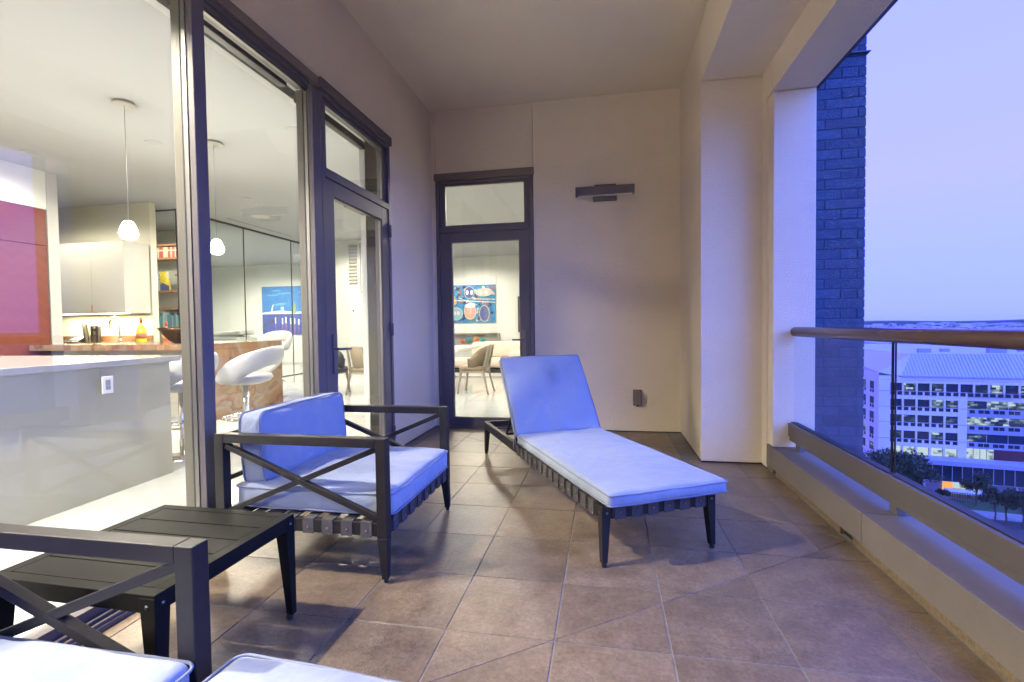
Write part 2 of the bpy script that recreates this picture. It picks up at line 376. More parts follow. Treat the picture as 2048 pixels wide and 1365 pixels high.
for i in range(len(xs) - 1):
    for j in range(len(ys) - 1):
        x0, x1, y0, y1 = max(xs[i] + G, XL + 0.004), min(xs[i + 1] - G, X2 - 0.002), ys[j] + G, min(ys[j + 1] - G, YB - 0.004)
        if x1 - x0 < 0.02 or y1 - y0 < 0.02: continue
        polys = [[(x0, y0), (x1, y0), (x1, y1), (x0, y1)]]
        for (a, b, c), lo, hi in ((D1, -9, 9), (D2, -9, 9)):
            new = []
            g = 0.0016 * math.hypot(a, b)
            for p in polys:
                s1 = clip(p, a, b, c - g, 1); s2 = clip(p, a, b, c + g, -1)
                for s in (s1, s2):
                    if len(s) >= 3 and area(s) > 2e-4: new.append(s)
            polys = new
        for p in polys:
            if len(p) > 4 or area(p) > 0: pass
            dz = random.uniform(-0.0006, 0.0006)
            cx = sum(q[0] for q in p) / len(p); cy = sum(q[1] for q in p) / len(p)
            if cy > YC and cx > XR1: continue
            o = MB().prism([(q[0] - cx, q[1] - cy) for q in p], -0.012, 0.0, 0.0016).build('floor_tile', M['tile'], fl)
            o.location = (cx, cy, dz)

# ---- stucco walls and ceiling
def struct(name, mb, m, parent=None, bev=0.0):
    o = mb.build(name, m, parent, bev=bev)
    if parent is None: kind(o, 'structure')
    return o
wl = struct('left_wall', MB().box(XL - 0.25, XL - 0.03, YS, 4.44, HD + 0.05, H).box(XL - 0.25, XL - 0.03, 4.45, YB + 0.2, 0.0, H), M['dark_gap'])
for (y0, y1, z0, z1) in ((YS, 1.0, HD, H), (1.006, 4.496, HD, H), (4.502, 5.617, HD, H), (4.452, 5.617, 0.012, HD)):
    zz = z1 - (0.0 if z1 == HD else 0.004)
    if y0 == 4.502: zz = H - 0.004
    struct('stucco_panel', MB().box(XL - 0.04, XL, y0, y1, z0, zz), M['stucco'], wl)
wb = struct('back_wall', MB().box(XL - 0.25, -1.958, YB + 0.04, YB + 0.22, 0, H).box(-0.797, X3 + 0.1, YB + 0.04, YB + 0.22, 0, H).box(-1.958, -0.797, YB + 0.04, YB + 0.22, HD + 0.03, H), M['dark_gap'])
for (x0, x1, z0, z1) in ((XL, -1.960, 0.012, H - 0.004), (-1.955, -0.797, HD + 0.005, H - 0.004), (-0.791, XR1, 0.012, H - 0.004)):
    struct('stucco_panel', MB().box(x0, x1, YB, YB + 0.05, z0, z1), M['stucco'], wb)
ce = struct('terrace_ceiling', MB().box(XL - 0.25, XR1 + 0.3, YS, YB + 0.2, H, H + 0.3), M['stucco_ceiling'])
# inner pilaster and inner beam
pi_ = struct('inner_pilaster', MB().box(XR1 + 0.01, X2 + 0.3, YC + 0.01, YB + 0.1, 0, H2), M['dark_gap'])
struct('stucco_panel', MB().box(XR1, X2 + 0.02, YC, YB + 0.02, 0.012, H2 - 0.002), M['stucco'], pi_, bev=0.006)
struct('inner_beam', MB().box(XR1, X2 + 0.3, YS, YC - 0.012, H2, H - 0.003), M['stucco'], bev=0.006)
struct('beam_end', MB().box(XR1, X2 + 0.3, YC - 0.006, YB + 0.1, H2, H - 0.003), M['stucco'], bev=0.004)
# outer pilaster and outer beam
op = struct('outer_pilaster', MB().box(X2 + 0.012, X3, YD, YC + 0.3, HC, H3 - 0.002), M['stucco'], bev=0.008)
struct('pilaster_return', MB().box(X2 - 0.001, X2 + 0.03, YD + 0.115, YC + 0.02, 0.012, H3 - 0.002), M['stucco'], bev=0.003)
struct('outer_beam', MB().box(X2, X3, YS, YD - 0.008, H3, H2 + 0.2).box(X2, X3, YD - 0.002, YB, H3, H2 + 0.2), M['stucco'], bev=0.006)
struct('outer_beam_trim', MB().box(X3, X3 + 0.035, YS, YB, H3 + 0.012, H3 + 0.6), M['frame'])
struct('upper_slab', MB().box(XL - 0.25, X3 + 0.03, YS, YB + 0.2, H + 0.3, H + 0.7), M['stucco'])
# unseen wall added behind the photographer to bounce warm light onto the terrace
struct('rear_bounce_wall', MB().box(XL - 0.3, X3, YS - 0.2, YS, 0, H + 0.3), M['stucco'])

# ---- curb with plinth and scuppers
cb = struct('curb', MB().box(X2 + 0.035, 1.55, YS, YC - 0.13, -0.25, 0.19), M['dark_gap'])
for y0, y1 in ((YS, -1.6), (-1.594, 0.6), (0.606, 2.807), (2.812, 4.215), (4.220, 4.33)):
    struct('curb_block', MB().box(X2, 1.56, y0, y1, 0.042, HC), M['curb'], cb, bev=0.005)
for y0, y1 in ((YS, 0.9), (0.9, 2.912), (3.055, 4.12), (4.20, 4.33)):
    struct('plinth_strip', MB().box(X2 + 0.006, X2 + 0.04, y0, y1, 0.0, 0.0415), M['sandy'], cb)
struct('scupper_plate', MB().box(X2 + 0.028, X2 + 0.034, 2.915, 3.052, 0.0, 0.040), M['black_metal'], cb)

# ---- brick pillar outside
bp = empty('brick_pillar', 'tall dark brick pillar rising just outside the pale pilaster', 'pillar', (1.70, 4.40, 0))
MB().box(-0.02, 0.341, 0.0045, 1.5, -14, 6.5).build('mortar_core', M['mortar'], bp)
ch_, L_ = 0.0797, 0.30
bk = {}
def brick(x0, x1, y0, y1, z):
    k = (round(x1 - x0, 3), round(y1 - y0, 3))
    if k not in bk: bk[k] = MB().prism([(0, 0), (k[0], 0), (k[0], k[1]), (0, k[1])], 0, ch_ - 0.011, 0.003).mesh('brick', M['brick'])
    o = bpy.data.objects.new('brick', bk[k]); COL.objects.link(o); o.parent = bp; o.location = (x0, y0 + random.uniform(-0.0015, 0.0015), z)
z = -0.60; row = 0
while z < 4.3:
    if row % 2 == 0: segs = [(-0.02, 0.045), (0.055, 0.345)]
    else: segs = [(-0.02, 0.165), (0.175, 0.285), (0.295, 0.345)]
    for a, b in segs: brick(a, b, 0.0, 0.1, z)
    z += ch_; row += 1
MB().box(-0.02, 0.365, -0.025, 1.5, 3.318, 3.326).build('metal_flashing', M['frame'], bp)
st = MB()
z = -14
while z < -0.65: st.box(-0.02, 0.345, 0.0, 0.1, z, z + ch_ - 0.011); z += ch_
z = 4.3
while z < 6.4: st.box(-0.02, 0.345, 0.0, 0.1, z, z + ch_ - 0.011); z += ch_
kind(st.build('distant_brick_courses', M['brick'], bp), 'stuff')

# ---- glass railing
gr = empty('glass_railing', 'glass balcony railing with round copper brown handrail on a taupe metal shoe', 'railing', (1.465, 4.21, 0))
hr = MB().tube([(0, 0.0, 1.127), (0, -0.02, 1.127), (0, -7.4, 1.127)], [0.028, 0.0375, 0.0375], 28).build('handrail', M['rail'], gr, smooth=True)
MB().box(-0.045, 0.028, -7.4, 0.0, 0.302, 0.408).build('shoe', M['shoe'], gr, bev=0.004)
MB().box(-0.034, 0.018, -7.4, 0.0, 0.268, 0.302).build('shoe_lip', M['shoe'], gr, bev=0.002)
MB().box(-0.022, 0.020, -7.4, 0.0, 0.408, 0.414).build('glazing_channel', M['gasket'], gr)
for y0, y1 in ((-1.345, -0.005), (-4.2, -1.42), (-7.0, -4.21)):
    g = MB().box(-0.006, 0.006, y0, y1, 0.40, 1.10).build('glass_panel', M['rail_glass'], gr)
    MB().box(-0.0062, 0.0062, y0 - 0.003, y0, 0.41, 1.095).build('polished_edge', M['gasket'], g)
MB().box(0.007, 0.011, -1.362, -1.350, 0.22, 1.10).build('post', M['gasket'], gr)
for y in (-0.10, -1.385, -3.6, -5.6):
    MB().box(-0.012, 0.03, y - 0.035, y + 0.035, HC, 0.268).build('bracket', M['shoe'], gr, bev=0.004)

# ------------------------------------------------------------------ glazing on the left wall
ww = empty('window_wall', 'floor to ceiling window wall with bronze frames beside the armchairs', 'window', (XL, 0, 0))
fr = M['frame']
X0 = -0.03
MB().box(-0.10, 0.012, YS, 3.273, 2.935, HD).build('head_trim', M['frame_trim'], ww, bev=0.003)
MB().box(-0.11, -0.004, YS, 3.172, 2.905, 2.933).build('head_frame', fr, ww, bev=0.003)
MB().box(-0.11, -0.020, YS, 2.15, 2.882, 2.904).box(-0.11, -0.020, 2.23, 3.170, 2.882, 2.904).build('head_sash', fr, ww, bev=0.002)
MB().box(-0.056, -0.034, YS, 2.15, 2.866, 2.8815).box(-0.056, -0.034, 2.23, 3.170, 2.866, 2.8815).build('glazing_bead', M['alu'], ww)
for ya, yb in ((2.150, 2.228), (3.172, 3.269)):
    MB().box(-0.024, 0.011, ya, yb, 0.05, 2.904).build('mullion', fr, ww, bev=0.004)
    MB().box(-0.034, -0.024, ya + 0.006, yb - 0.006, 0.05, 2.88).build('mullion_neck', fr, ww)
    MB().box(-0.056, -0.034, ya + 0.001, yb - 0.001, 0.05, 2.88).build('side_bead', M['alu'], ww)
    MB().box(-0.064, -0.056, ya + 0.003, yb - 0.003, 0.05, 2.88).build('gasket', M['gasket'], ww)
    MB().box(-0.116, -0.064, ya + 0.001, yb - 0.001, 0.0, 2.88).build('inner_mullion', M['jamb'], ww, bev=0.003)
MB().box(-0.15, 0.03, YS, 3.268, 0.0, 0.022).box(-0.02, -0.005, YS, 3.17, 0.022, 0.045).box(0.008, 0.022, YS, 3.17, 0.022, 0.036).build('sill_track', fr, ww, bev=0.002)
MB().box(-0.095, -0.03, YS, 3.17, 0.022, 0.085).build('bottom_sash', fr, ww, bev=0.002)
MB().box(-0.064, -0.056, YS, 2.149, 0.085, 2.868).build('glass_pane', M['glass'], ww)
MB().box(-0.064, -0.056, 2.229, 3.171, 0.085, 2.868).build('glass_pane', M['glass'], ww)
MB().box(-0.22, -0.165, YS, 2.13, 2.895, 2.955).box(-0.22, -0.165, 2.24, 3.15, 2.895, 2.955).box(-0.22, -0.165, 3.30, 4.30, 2.86, 2.92).build('blind_cassette', M['black'], ww, bev=0.005)
struct('window_bulkhead', MB().box(XL - 0.42, XL - 0.36, YS, 4.4, 2.985, ZI - 0.003), M['white_wall'])

def make_door(name, label, loc, rz, flip):
    """local x runs along the width 0..1.165, -y faces the terrace"""
    W = 1.165
    t = empty(name, label, 'door', loc, rz)
    fx = (lambda a, b: (W - b, W - a)) if flip else (lambda a, b: (a, b))
    def bx(a, b, y0, y1, z0, z1, nm, m, par=t, bev=0.003):
        a, b = fx(a, b); return MB().box(a, b, y0, y1, z0, z1).build(nm, m, par, bev=bev)
    bx(-0.012, W + 0.012, -0.03, 0.0, 2.925, 3.004, 'head_trim', M['frame_trim'] if not flip else fr)
    f = MB()
    for a, b, z0, z1 in ((0, 0.045, 0, 2.925), (W - 0.045, W, 0, 2.925), (0.045, W - 0.045, 2.895, 2.925), (0.045, W - 0.045, 2.315, 2.37)):
        a, b = fx(a, b); f.box(a, b, -0.012, 0.09, z0, z1)
    f.build('door_frame', fr, t, bev=0.004)
    s = MB()
    for a, b, z0, z1 in ((0.047, 0.105, 2.372, 2.893), (W - 0.103, W - 0.047, 2.372, 2.893), (0.105, W - 0.103, 2.866, 2.893), (0.105, W - 0.103, 2.372, 2.393)):
        a, b = fx(a, b); s.box(a, b, 0.012, 0.075, z0, z1)
    s.build('transom_frame', fr, t, bev=0.003)
    bx(0.105, W - 0.103, 0.04, 0.048, 2.393, 2.866, 'transom_glass', M['glass'], bev=0)
    bdt = MB()
    for a, b, z0, z1 in ((0.105, 0.113, 2.401, 2.858), (W - 0.111, W - 0.103, 2.401, 2.858), (0.105, W - 0.103, 2.858, 2.866), (0.105, W - 0.103, 2.393, 2.401)):
        a, b = fx(a, b); bdt.box(a, b, 0.022, 0.04, z0, z1)
    bdt.build('transom_bead', M['alu'], t)
    lf = MB()
    for a, b, z0, z1 in ((0.050, 0.183, 0.018, 2.310), (W - 0.168, W - 0.050, 0.018, 2.310), (0.183, W - 0.168, 2.195, 2.310), (0.183, W - 0.168, 0.018, 0.121)):
        a, b = fx(a, b); lf.box(a, b, -0.004, 0.065, z0, z1)
    leaf = lf.build('door_leaf', fr, t, bev=0.003)
    bx(0.183, W - 0.168, 0.028, 0.036, 0.121, 2.195, 'door_glass', M['glass'], bev=0)
    bd = MB()
    for a, b, z0, z1 in ((0.183, 0.191, 0.129, 2.187), (W - 0.176, W - 0.168, 0.129, 2.187), (0.183, W - 0.168, 2.187, 2.195), (0.183, W - 0.168, 0.121, 0.129)):
        a, b = fx(a, b); bd.box(a, b, 0.008, 0.028, z0, z1)
    bd.build('glazing_bead', M['alu'], t)
    bx(0.0, W, -0.03, 0.09, 0.0, 0.016, 'threshold', fr)
    bx(W - 0.152, W - 0.098, -0.016, -0.004, 0.855, 1.16, 'lock_plate', M['rivet'] if not flip else fr, leaf, 0.004)
    hx = W - 0.125; hx = W - hx if flip else hx; dx = 1 if flip else -1
    MB().tube([(hx, -0.01, 1.045), (hx, -0.065, 1.045), (hx + dx * 0.02, -0.072, 1.045), (hx + dx * 0.125, -0.072, 1.042)], 0.0105, 10).build('handle', M['rivet'] if not flip else fr, leaf, smooth=True)
    for zz in (0.22, 1.20, 2.13):
        a, b = fx(0.022, 0.062); mb = MB().box(a, b, -0.020, -0.004, zz - 0.055, zz + 0.055)
        c = (a + b) / 2; mb.lathe([(0.013, zz - 0.075), (0.013, zz + 0.04)], (c, -0.022, 0), 10); mb.build('hinge', fr, leaf)
    bx(0.30, 0.62, 0.075, 0.13, 2.215, 2.27, 'door_closer', M['frame'], t)
    return t
make_door('glass_door', 'tall bronze framed glass door with transom in the end wall, behind the sun lounger', (-1.960, YB, 0), 0, False)
d1 = make_door('glass_door', 'tall bronze framed glass door with transom beside the window wall, behind the near armchair', (XL, 3.272, 0), pi / 2, True)

# ---- wall lamp and outlet box
wlm = empty('wall_lamp', 'flat dark grey bar wall lamp high on the end wall', 'wall lamp', (0.01, YB, 2.62))
MB().box(-0.317, 0.317, -0.13, -0.055, 0.0, 0.095).build('bar_housing', M['frame'], wlm, bev=0.006)
MB().box(-0.11, 0.12, -0.145, -0.055, 0.093, 0.104).build('top_cover', M['frame'], wlm, bev=0.003)
MB().box(-0.13, 0.13, -0.06, 0.0, -0.045, 0.05).build('wall_plate', M['frame'], wlm, bev=0.004)
MB().box(-0.29, 0.29, -0.122, -0.065, -0.003, 0.001).build('diffuser', M['plate'], wlm)
ob = empty('outlet_box', 'small grey weatherproof outlet box low on the end wall behind the lounger', 'outlet', (0.35, YB, 0.30))
MB().box(-0.042, 0.042, -0.055, 0, 0.01, 0.165).build('cover', M['frame_trim'], ob, bev=0.008)
MB().box(-0.046, 0.046, -0.02, 0, 0.0, 0.175).build('back_plate', M['frame'], ob, bev=0.004)
MB().lathe([(0.01, 0.0), (0.012, -0.02)], (0, -0.03, 0.012), 10).build('cable_gland', M['black'], ob)

# ------------------------------------------------------------------ cushions
def cushion(name, parent, size, loc, rot=(0, 0, 0), r=0.03, puff=0.02, m=None, pipe=True, seed=0, side=0.010):
    from mathutils import noise as nz_
    hx, hy, hz = (s / 2 for s in size); rn = random.Random(seed)
    def samples(h):
        k = r / h; inner = [-(1 - k) + 2 * (1 - k) * i / 26 for i in range(27)]
        e = [1 - k + k * sin(a * pi / 8) for a in (1, 2, 3)] + [1.0]
        return [-v for v in reversed(e)] + inner + e
    sx, sy, sz = samples(hx), samples(hy), [-1, -1 + 0.4 * r / hz, -1 + r / hz, 0, 1 - r / hz, 1 - 0.4 * r / hz, 1]
    ph = [rn.uniform(0, 6.28) for _ in range(6)]
    vid = {}; vs = []; fs = []
    def P(a, b, c):
        k = (round(a, 5), round(b, 5), round(c, 5))
        if k in vid: return vid[k]
        p = Vector((a * hx, b * hy, c * hz)); q = Vector((max(-hx + r, min(hx - r, p.x)), max(-hy + r, min(hy - r, p.y)), max(-hz + r * 0.8, min(hz - r * 0.8, p.z))))
        d = p - q
        if d.length > 1e-7:
            dd = d.normalized(); p = q + Vector((dd.x * r, dd.y * r, dd.z * r * 0.8))
        u, v_, w_ = a, b, c
        fz = (1 - u ** 2) ** 0.6 * (1 - v_ ** 2) ** 0.6 if abs(u) < 1 and abs(v_) < 1 else 0
        p.z += (puff * fz) * (1 if c > 0 else -0.3) * min(1, abs(c) * 1.2)
        p.z += 0.0035 * fz * (sin(u * 4.3 + ph[0]) * cos(v_ * 3.1 + ph[1]) + 0.6 * sin(v_ * 7 + ph[2]))
        bul = 1 - w_ ** 2
        if abs(u) > 0.9: p.x += math.copysign(side * bul * (1 - v_ ** 2), u)
        if abs(v_) > 0.9: p.y += math.copysign(side * bul * (1 - u ** 2), v_)
        if abs(v_) > 0.9: p.y += 0.0022 * sin(u * 9 + ph[3]) * bul
        if abs(u) > 0.9: p.x += 0.0022 * sin(v_ * 8 + ph[4]) * bul
        q3 = Vector((p.x * 5.5 + seed * 3.1, p.y * 5.5, p.z * 6)); nv = nz_.noise_vector(q3) * 0.0065 + nz_.noise_vector(q3 * 3.1) * 0.0028
        p += Vector((nv.x * 0.6, nv.y * 0.6, nv.z))
        vs.append(p); vid[k] = len(vs) - 1; return vid[k]
    def face(A, B, fn):
        for i in range(len(A) - 1):
            for j in range(len(B) - 1): fs.append((fn(A[i], B[j]), fn(A[i + 1], B[j]), fn(A[i + 1], B[j + 1]), fn(A[i], B[j + 1])))
    for c in (-1, 1):
        face(sx, sy, lambda a, b: P(a, b, c)); face(sx, sz, lambda a, b: P(a, c, b)); face(sy, sz, lambda a, b: P(c, a, b))
    mb = MB(); mb.add(vs, fs)
    o = mb.build(name, m or M['fabric'], parent, smooth=True); o.location = loc; o.rotation_euler = rot
    if pipe:
        for sgn in (-1, 1):
            path = []; zc = sgn * (hz - 0.45 * r); rr = r * 0.9
            e = r * 0.06
            for cx, cy, a0 in ((hx - rr, hy - rr, 0), (-hx + rr, hy - rr, pi / 2), (-hx + rr, -hy + rr, pi), (hx - rr, -hy + rr, 1.5 * pi)):
                for k in range(6):
                    a = a0 + k * pi / 10; path.append((cx + (rr + e) * cos(a), cy + (rr + e) * sin(a), zc))
            full = []
            for i in range(len(path)):
                p, q = Vector(path[i]), Vector(path[(i + 1) % len(path)]); full.append(p)
                if (q - p).length > 0.15:
                    for k in range(1, 8): full.append(p.lerp(q, k / 8))
            for p in full:
                v1, u1 = p.y / hy, p.x / hx
                if abs(u1) > 0.98: p.x += math.copysign(side * 0.25 * (1 - v1 * v1), u1)
                if abs(v1) > 0.98: p.y += math.copysign(side * 0.25 * (1 - u1 * u1), v1)
                p.z += 0.0015 * sin(u1 * 7 + v1 * 5 + ph[5])
            pm = MB().tube(full, 0.0042, 6, closed=True).build('piping', M['piping'], o, smooth=True)
    return o

# ------------------------------------------------------------------ armchair
def tleg(mb, x, y, ztop, a, b, sx=0, sy=0):
    """tapered leg: square a at the top, b at the foot, straight on the outer faces"""
    def ring(s, z, ox, oy): return [(x + ox - s / 2, y + oy - s / 2, z), (x + ox + s / 2, y + oy - s / 2, z), (x + ox + s / 2, y + oy + s / 2, z), (x + ox - s / 2, y + oy + s / 2, z)]
    d = (a - b) / 2
    mb.add(ring(b, 0.018, sx * d, sy * d) + ring(a, ztop, 0, 0), [(0, 3, 2, 1), (4, 5, 6, 7), (0, 1, 5, 4), (1, 2, 6, 5), (2, 3, 7, 6), (3, 0, 4, 7)])
    return mb
def glide(parent, x, y, r=0.011):
    MB().lathe([(r * 0.8, 0.0), (r, 0.003), (r, 0.02)], (x, y, 0), 12).build('foot_glide', M['black'], parent)

def make_armchair(label, loc, seed):
    """x forward 0..0.93, y 0..0.95"""
    D, W, AH = 0.915, 0.955, 0.682
    t = empty('armchair', label, 'armchair', loc)
    bm_ = M['black_metal']
    for sy in (0, 1):
        y = 0.025 if sy == 0 else W - 0.025; s = -1 if sy == 0 else 1
        a = MB().box(0.052, D - 0.052, y - 0.025, y + 0.025, AH - 0.045, AH)
        a.build('armrest', bm_, t, bev=0.003)
        for sx in (0, 1):
            x = 0.0255 if sx == 0 else D - 0.0255
            p = MB().box(x - 0.0255, x + 0.0255, y - 0.0255, y + 0.0255, 0.212, AH)
            tleg(p, x, y, 0.212, 0.051, 0.030, 1 if sx else -1, s)
            lg = p.build('leg', bm_, t, bev=0.003)
            glide(lg, x + (0.010 if sx else -0.010), y + s * 0.010)
        z0, z1 = 0.298, AH - 0.052
        for k, (p, q) in enumerate((((0.052, y, z1 - 0.01), (D - 0.052, y, z0)), ((0.052, y, z0 - 0.01), (D - 0.052, y, z1)))):
            MB().beam(p, q, 0.026 if k else 0.030, 0.026, up=(0, 0, 1)).build('cross_brace', bm_, t, bev=0.002)
    for (x0, x1, y0, y1) in ((0.052, D - 0.052, 0.004, 0.04), (0.052, D - 0.052, W - 0.04, W - 0.004), (D - 0.045, D - 0.006, 0.052, W - 0.052), (0.006, 0.045, 0.052, W - 0.052)):
        MB().box(x0, x1, y0, y1, 0.218, 0.282).build('seat_rail', bm_, t, bev=0.003)
    MB().box(0.006, 0.04, 0.05, W - 0.05, AH - 0.045, AH - 0.002).build('back_rail', bm_, t, bev=0.003)
    MB().box(0.01, 0.03, 0.05, W - 0.05, 0.43, 0.455).build('back_rail', bm_, t, bev=0.002)
    n = 8
    for i in range(n):
        x = 0.105 + i * (D - 0.21) / (n - 1)
        sb = MB().box(x - 0.029, x + 0.029, 0.001, W - 0.001, 0.2825, 0.2865).box(x - 0.029, x + 0.029, 0.0005, 0.0035, 0.215, 0.2825).box(x - 0.029, x + 0.029, W - 0.0035, W - 0.0005, 0.215, 0.2825).build('strap', M['strap'], t)
        MB().lathe([(0.0, -0.0045), (0.0045, -0.003), (0.006, 0.0)], (x, 0.0005, 0.243), 10, 'Y').build('rivet', M['rivet'], sb, smooth=True)
        MB().lathe([(0.006, 0.0), (0.0045, 0.003), (0.0, 0.0045)], (x, W - 0.0005, 0.243), 10, 'Y').build('rivet', M['rivet'], sb, smooth=True)
    for i in range(8):
        y = 0.11 + i * (W - 0.22) / 7
        sb = MB().box(0.01, D - 0.003, y - 0.029, y + 0.029, 0.287, 0.2895).box(D - 0.006, D - 0.0025, y - 0.029, y + 0.029, 0.215, 0.287).build('strap', M['strap_dark' if 0 else 'strap'], t)
        MB().lathe([(0.006, 0.0), (0.0045, 0.003), (0.0, 0.0045)], (D - 0.0025, y, 0.243), 10, 'X').build('rivet', M['rivet'], sb, smooth=True)
    cushion('seat_cushion', t, (0.86, 0.845, 0.125), (0.495, W / 2, 0.355), r=0.034, puff=0.026, seed=seed)
    cushion('back_cushion', t, (0.36, 0.80, 0.155), (0.152, W / 2, 0.592), rot=(0, radians(-94), 0), r=0.045, puff=0.03, seed=seed + 1)
    return t
a1 = make_armchair('dark metal armchair beside the window wall, its blue lit back cushion upright', (-1.922, 2.118, 0), 3)
a2 = make_armchair('dark metal armchair at the lower left, nearest the camera and cut by the frame', (-1.886, 0.088, 0), 11)

# ------------------------------------------------------------------ slatted side table
tb = empty('side_table', 'square black metal side table with a slatted top between the two armchairs', 'side table', (-1.925, 1.190, 0), radians(-0.9))
TW, TD, TZ = 0.640, 0.635, 0.433
tm = M['table_metal']
for s, (x0, x1, y0, y1) in enumerate(((0, TW, 0, 0.040), (0, TW, TD - 0.040, TD), (0, 0.042, 0.040, TD - 0.040), (TW - 0.042, TW, 0.040, TD - 0.040))):
    MB().box(x0, x1, y0, y1, TZ - 0.055, TZ).build('top_rail', tm, tb, bev=0.002)
pitch = (TD - 0.080) / 5
for i in range(5):
    y = 0.040 + i * pitch
    MB().box(0.0425, TW - 0.0425, y + 0.003, y + pitch - 0.003, TZ - 0.012, TZ - 0.0005).build('slat', tm, tb, bev=0.0015)
for sx in (0, 1):
    for sy in (0, 1):
        x = 0.026 if sx == 0 else TW - 0.026; y = 0.026 if sy == 0 else TD - 0.026
        lg = tleg(MB(), x, y, TZ - 0.010, 0.055, 0.028, 1 if sx else -1, 1 if sy else -1).build('leg', tm, tb, bev=0.002)
        ox, oy = (0.013 if sx else -0.013), (0.013 if sy else -0.013)
        MB().lathe([(0.012, -0.009), (0.012, 0.009)], (x + ox, y + oy - 0.012, 0.012), 12, 'X').build('foot_glide', M['black'], lg)
        MB().lathe([(0.0, -0.004), (0.006, -0.002), (0.007, 0)], (x, (-0.0015 if sy == 0 else y), TZ - 0.035), 10, 'Y').build('rivet', M['rivet'], lg, smooth=True)
        if sx: MB().lathe([(0.007, 0.0), (0.006, 0.003), (0, 0.005)], (TW + 0.0015, y, TZ - 0.032), 10, 'X').build('rivet', M['rivet'], lg, smooth=True)

# ------------------------------------------------------------------ footstool bottom centre
fs_ = empty('footstool', 'low cushioned footstool at the bottom edge in front of the near armchair', 'footstool', (-0.905, 1.065, 0), radians(-4.5))
FW, FD = 0.66, 0.62
for sx in (0, 1):
    for sy in (0, 1):
        x = 0.03 if sx == 0 else FW - 0.03; y = -0.03 if sy == 0 else -FD + 0.03
        lg = tleg(MB(), x, y, 0.28, 0.051, 0.03, 1 if sx else -1, -1 if sy else 1).build('leg', M['black_metal'], fs_, bev=0.003); glide(lg, x, y)
for (x0, x1, y0, y1) in ((0.055, FW - 0.055, -0.045, -0.01), (0.055, FW - 0.055, -FD + 0.01, -FD + 0.045), (0.01, 0.045, -FD + 0.055, -0.055), (FW - 0.045, FW - 0.01, -FD + 0.055, -0.055)):
    MB().box(x0, x1, y0, y1, 0.218, 0.28).build('seat_rail', M['black_metal'], fs_, bev=0.003)
cushion('cushion', fs_, (FW, FD, 0.11), (FW / 2, -FD / 2, 0.345), r=0.035, puff=0.022, seed=21)

# ------------------------------------------------------------------ sun lounger
sl_ = empty('sun_lounger', 'long dark metal sun lounger with pale mattress and raised backrest', 'sun lounger', (-0.02, 2.43, 0), radians(28.28))
LW, LL, LZ = 0.675, 2.335, 0.305
bm_ = M['black_metal']
MB().box(0, 0.036, 0.054, LL - 0.054, LZ - 0.068, LZ).build('side_rail', bm_, sl_, bev=0.003)
MB().box(LW - 0.036, LW, 0.054, LL - 0.054, LZ - 0.068, LZ).build('side_rail', bm_, sl_, bev=0.003)
MB().box(0.054, LW - 0.054, 0.0, 0.036, LZ - 0.068, LZ).build('foot_rail', bm_, sl_, bev=0.003)
MB().box(0.054, LW - 0.054, LL - 0.036, LL, LZ - 0.05, LZ).build('head_rail', bm_, sl_, bev=0.003)
for sx in (0, 1):
    for sy in (0, 1):
        x = 0.027 if sx == 0 else LW - 0.027; y = 0.027 if sy == 0 else LL - 0.027
        s1, s2 = (1 if sx else -1), (1 if sy else -1)
        lg = tleg(MB(), x, y, LZ, 0.054, 0.030, s1, s2).build('leg', bm_, sl_, bev=0.003)
        ox, oy = s1 * 0.012, s2 * 0.012
        MB().lathe([(0.012, 0), (0.0135, 0.004), (0.0135, 0.02)], (x + ox, y + oy + (-0.004 if sy == 0 else 0), 0), 12).build('foot_glide', M['black'], lg)
        if sy == 0:
            MB().lathe([(0, -0.004), (0.006, -0.002), (0.007, 0)], (x, -0.0008, LZ - 0.035), 10, 'Y').build('rivet', M['rivet'], lg, smooth=True)
            MB().lathe([(0, -0.004), (0.006, -0.002), (0.007, 0)], (-0.0008, y, LZ - 0.035), 10, 'X').build('rivet', M['rivet'], lg, smooth=True)
ns = 14
for i in range(ns):
    y = 0.115 + i * 0.0925
    sb = MB().box(0.001, LW - 0.001, y - 0.031, y + 0.031, LZ + 0.0005, LZ + 0.003).box(-0.003, 0.0005, y - 0.031, y + 0.031, LZ - 0.072, LZ + 0.003).box(LW - 0.0005, LW + 0.003, y - 0.031, y + 0.031, LZ - 0.072, LZ + 0.003).build('strap', M['strap'], sl_)
    MB().lathe([(0, -0.0045), (0.0045, -0.003), (0.006, 0)], (-0.003, y, LZ - 0.038), 10, 'X').build('rivet', M['rivet'], sb, smooth=True)
for i in range(6):
    x = 0.10 + i * 0.095
    sb = MB().box(x - 0.031, x + 0.031, 0.001, 1.36, LZ + 0.0035, LZ + 0.006).box(x - 0.031, x + 0.031, -0.003, 0.0005, LZ - 0.072, LZ + 0.006).build('strap', M['strap'], sl_)
    MB().lathe([(0, -0.0045), (0.0045, -0.003), (0.006, 0)], (x, -0.003, LZ - 0.038), 10, 'Y').build('rivet', M['rivet'], sb, smooth=True)
cushion('mattress', sl_, (0.700, 1.43, 0.072), (LW / 2 + 0.020, 0.655, LZ + 0.043), r=0.024, puff=0.016, seed=31)
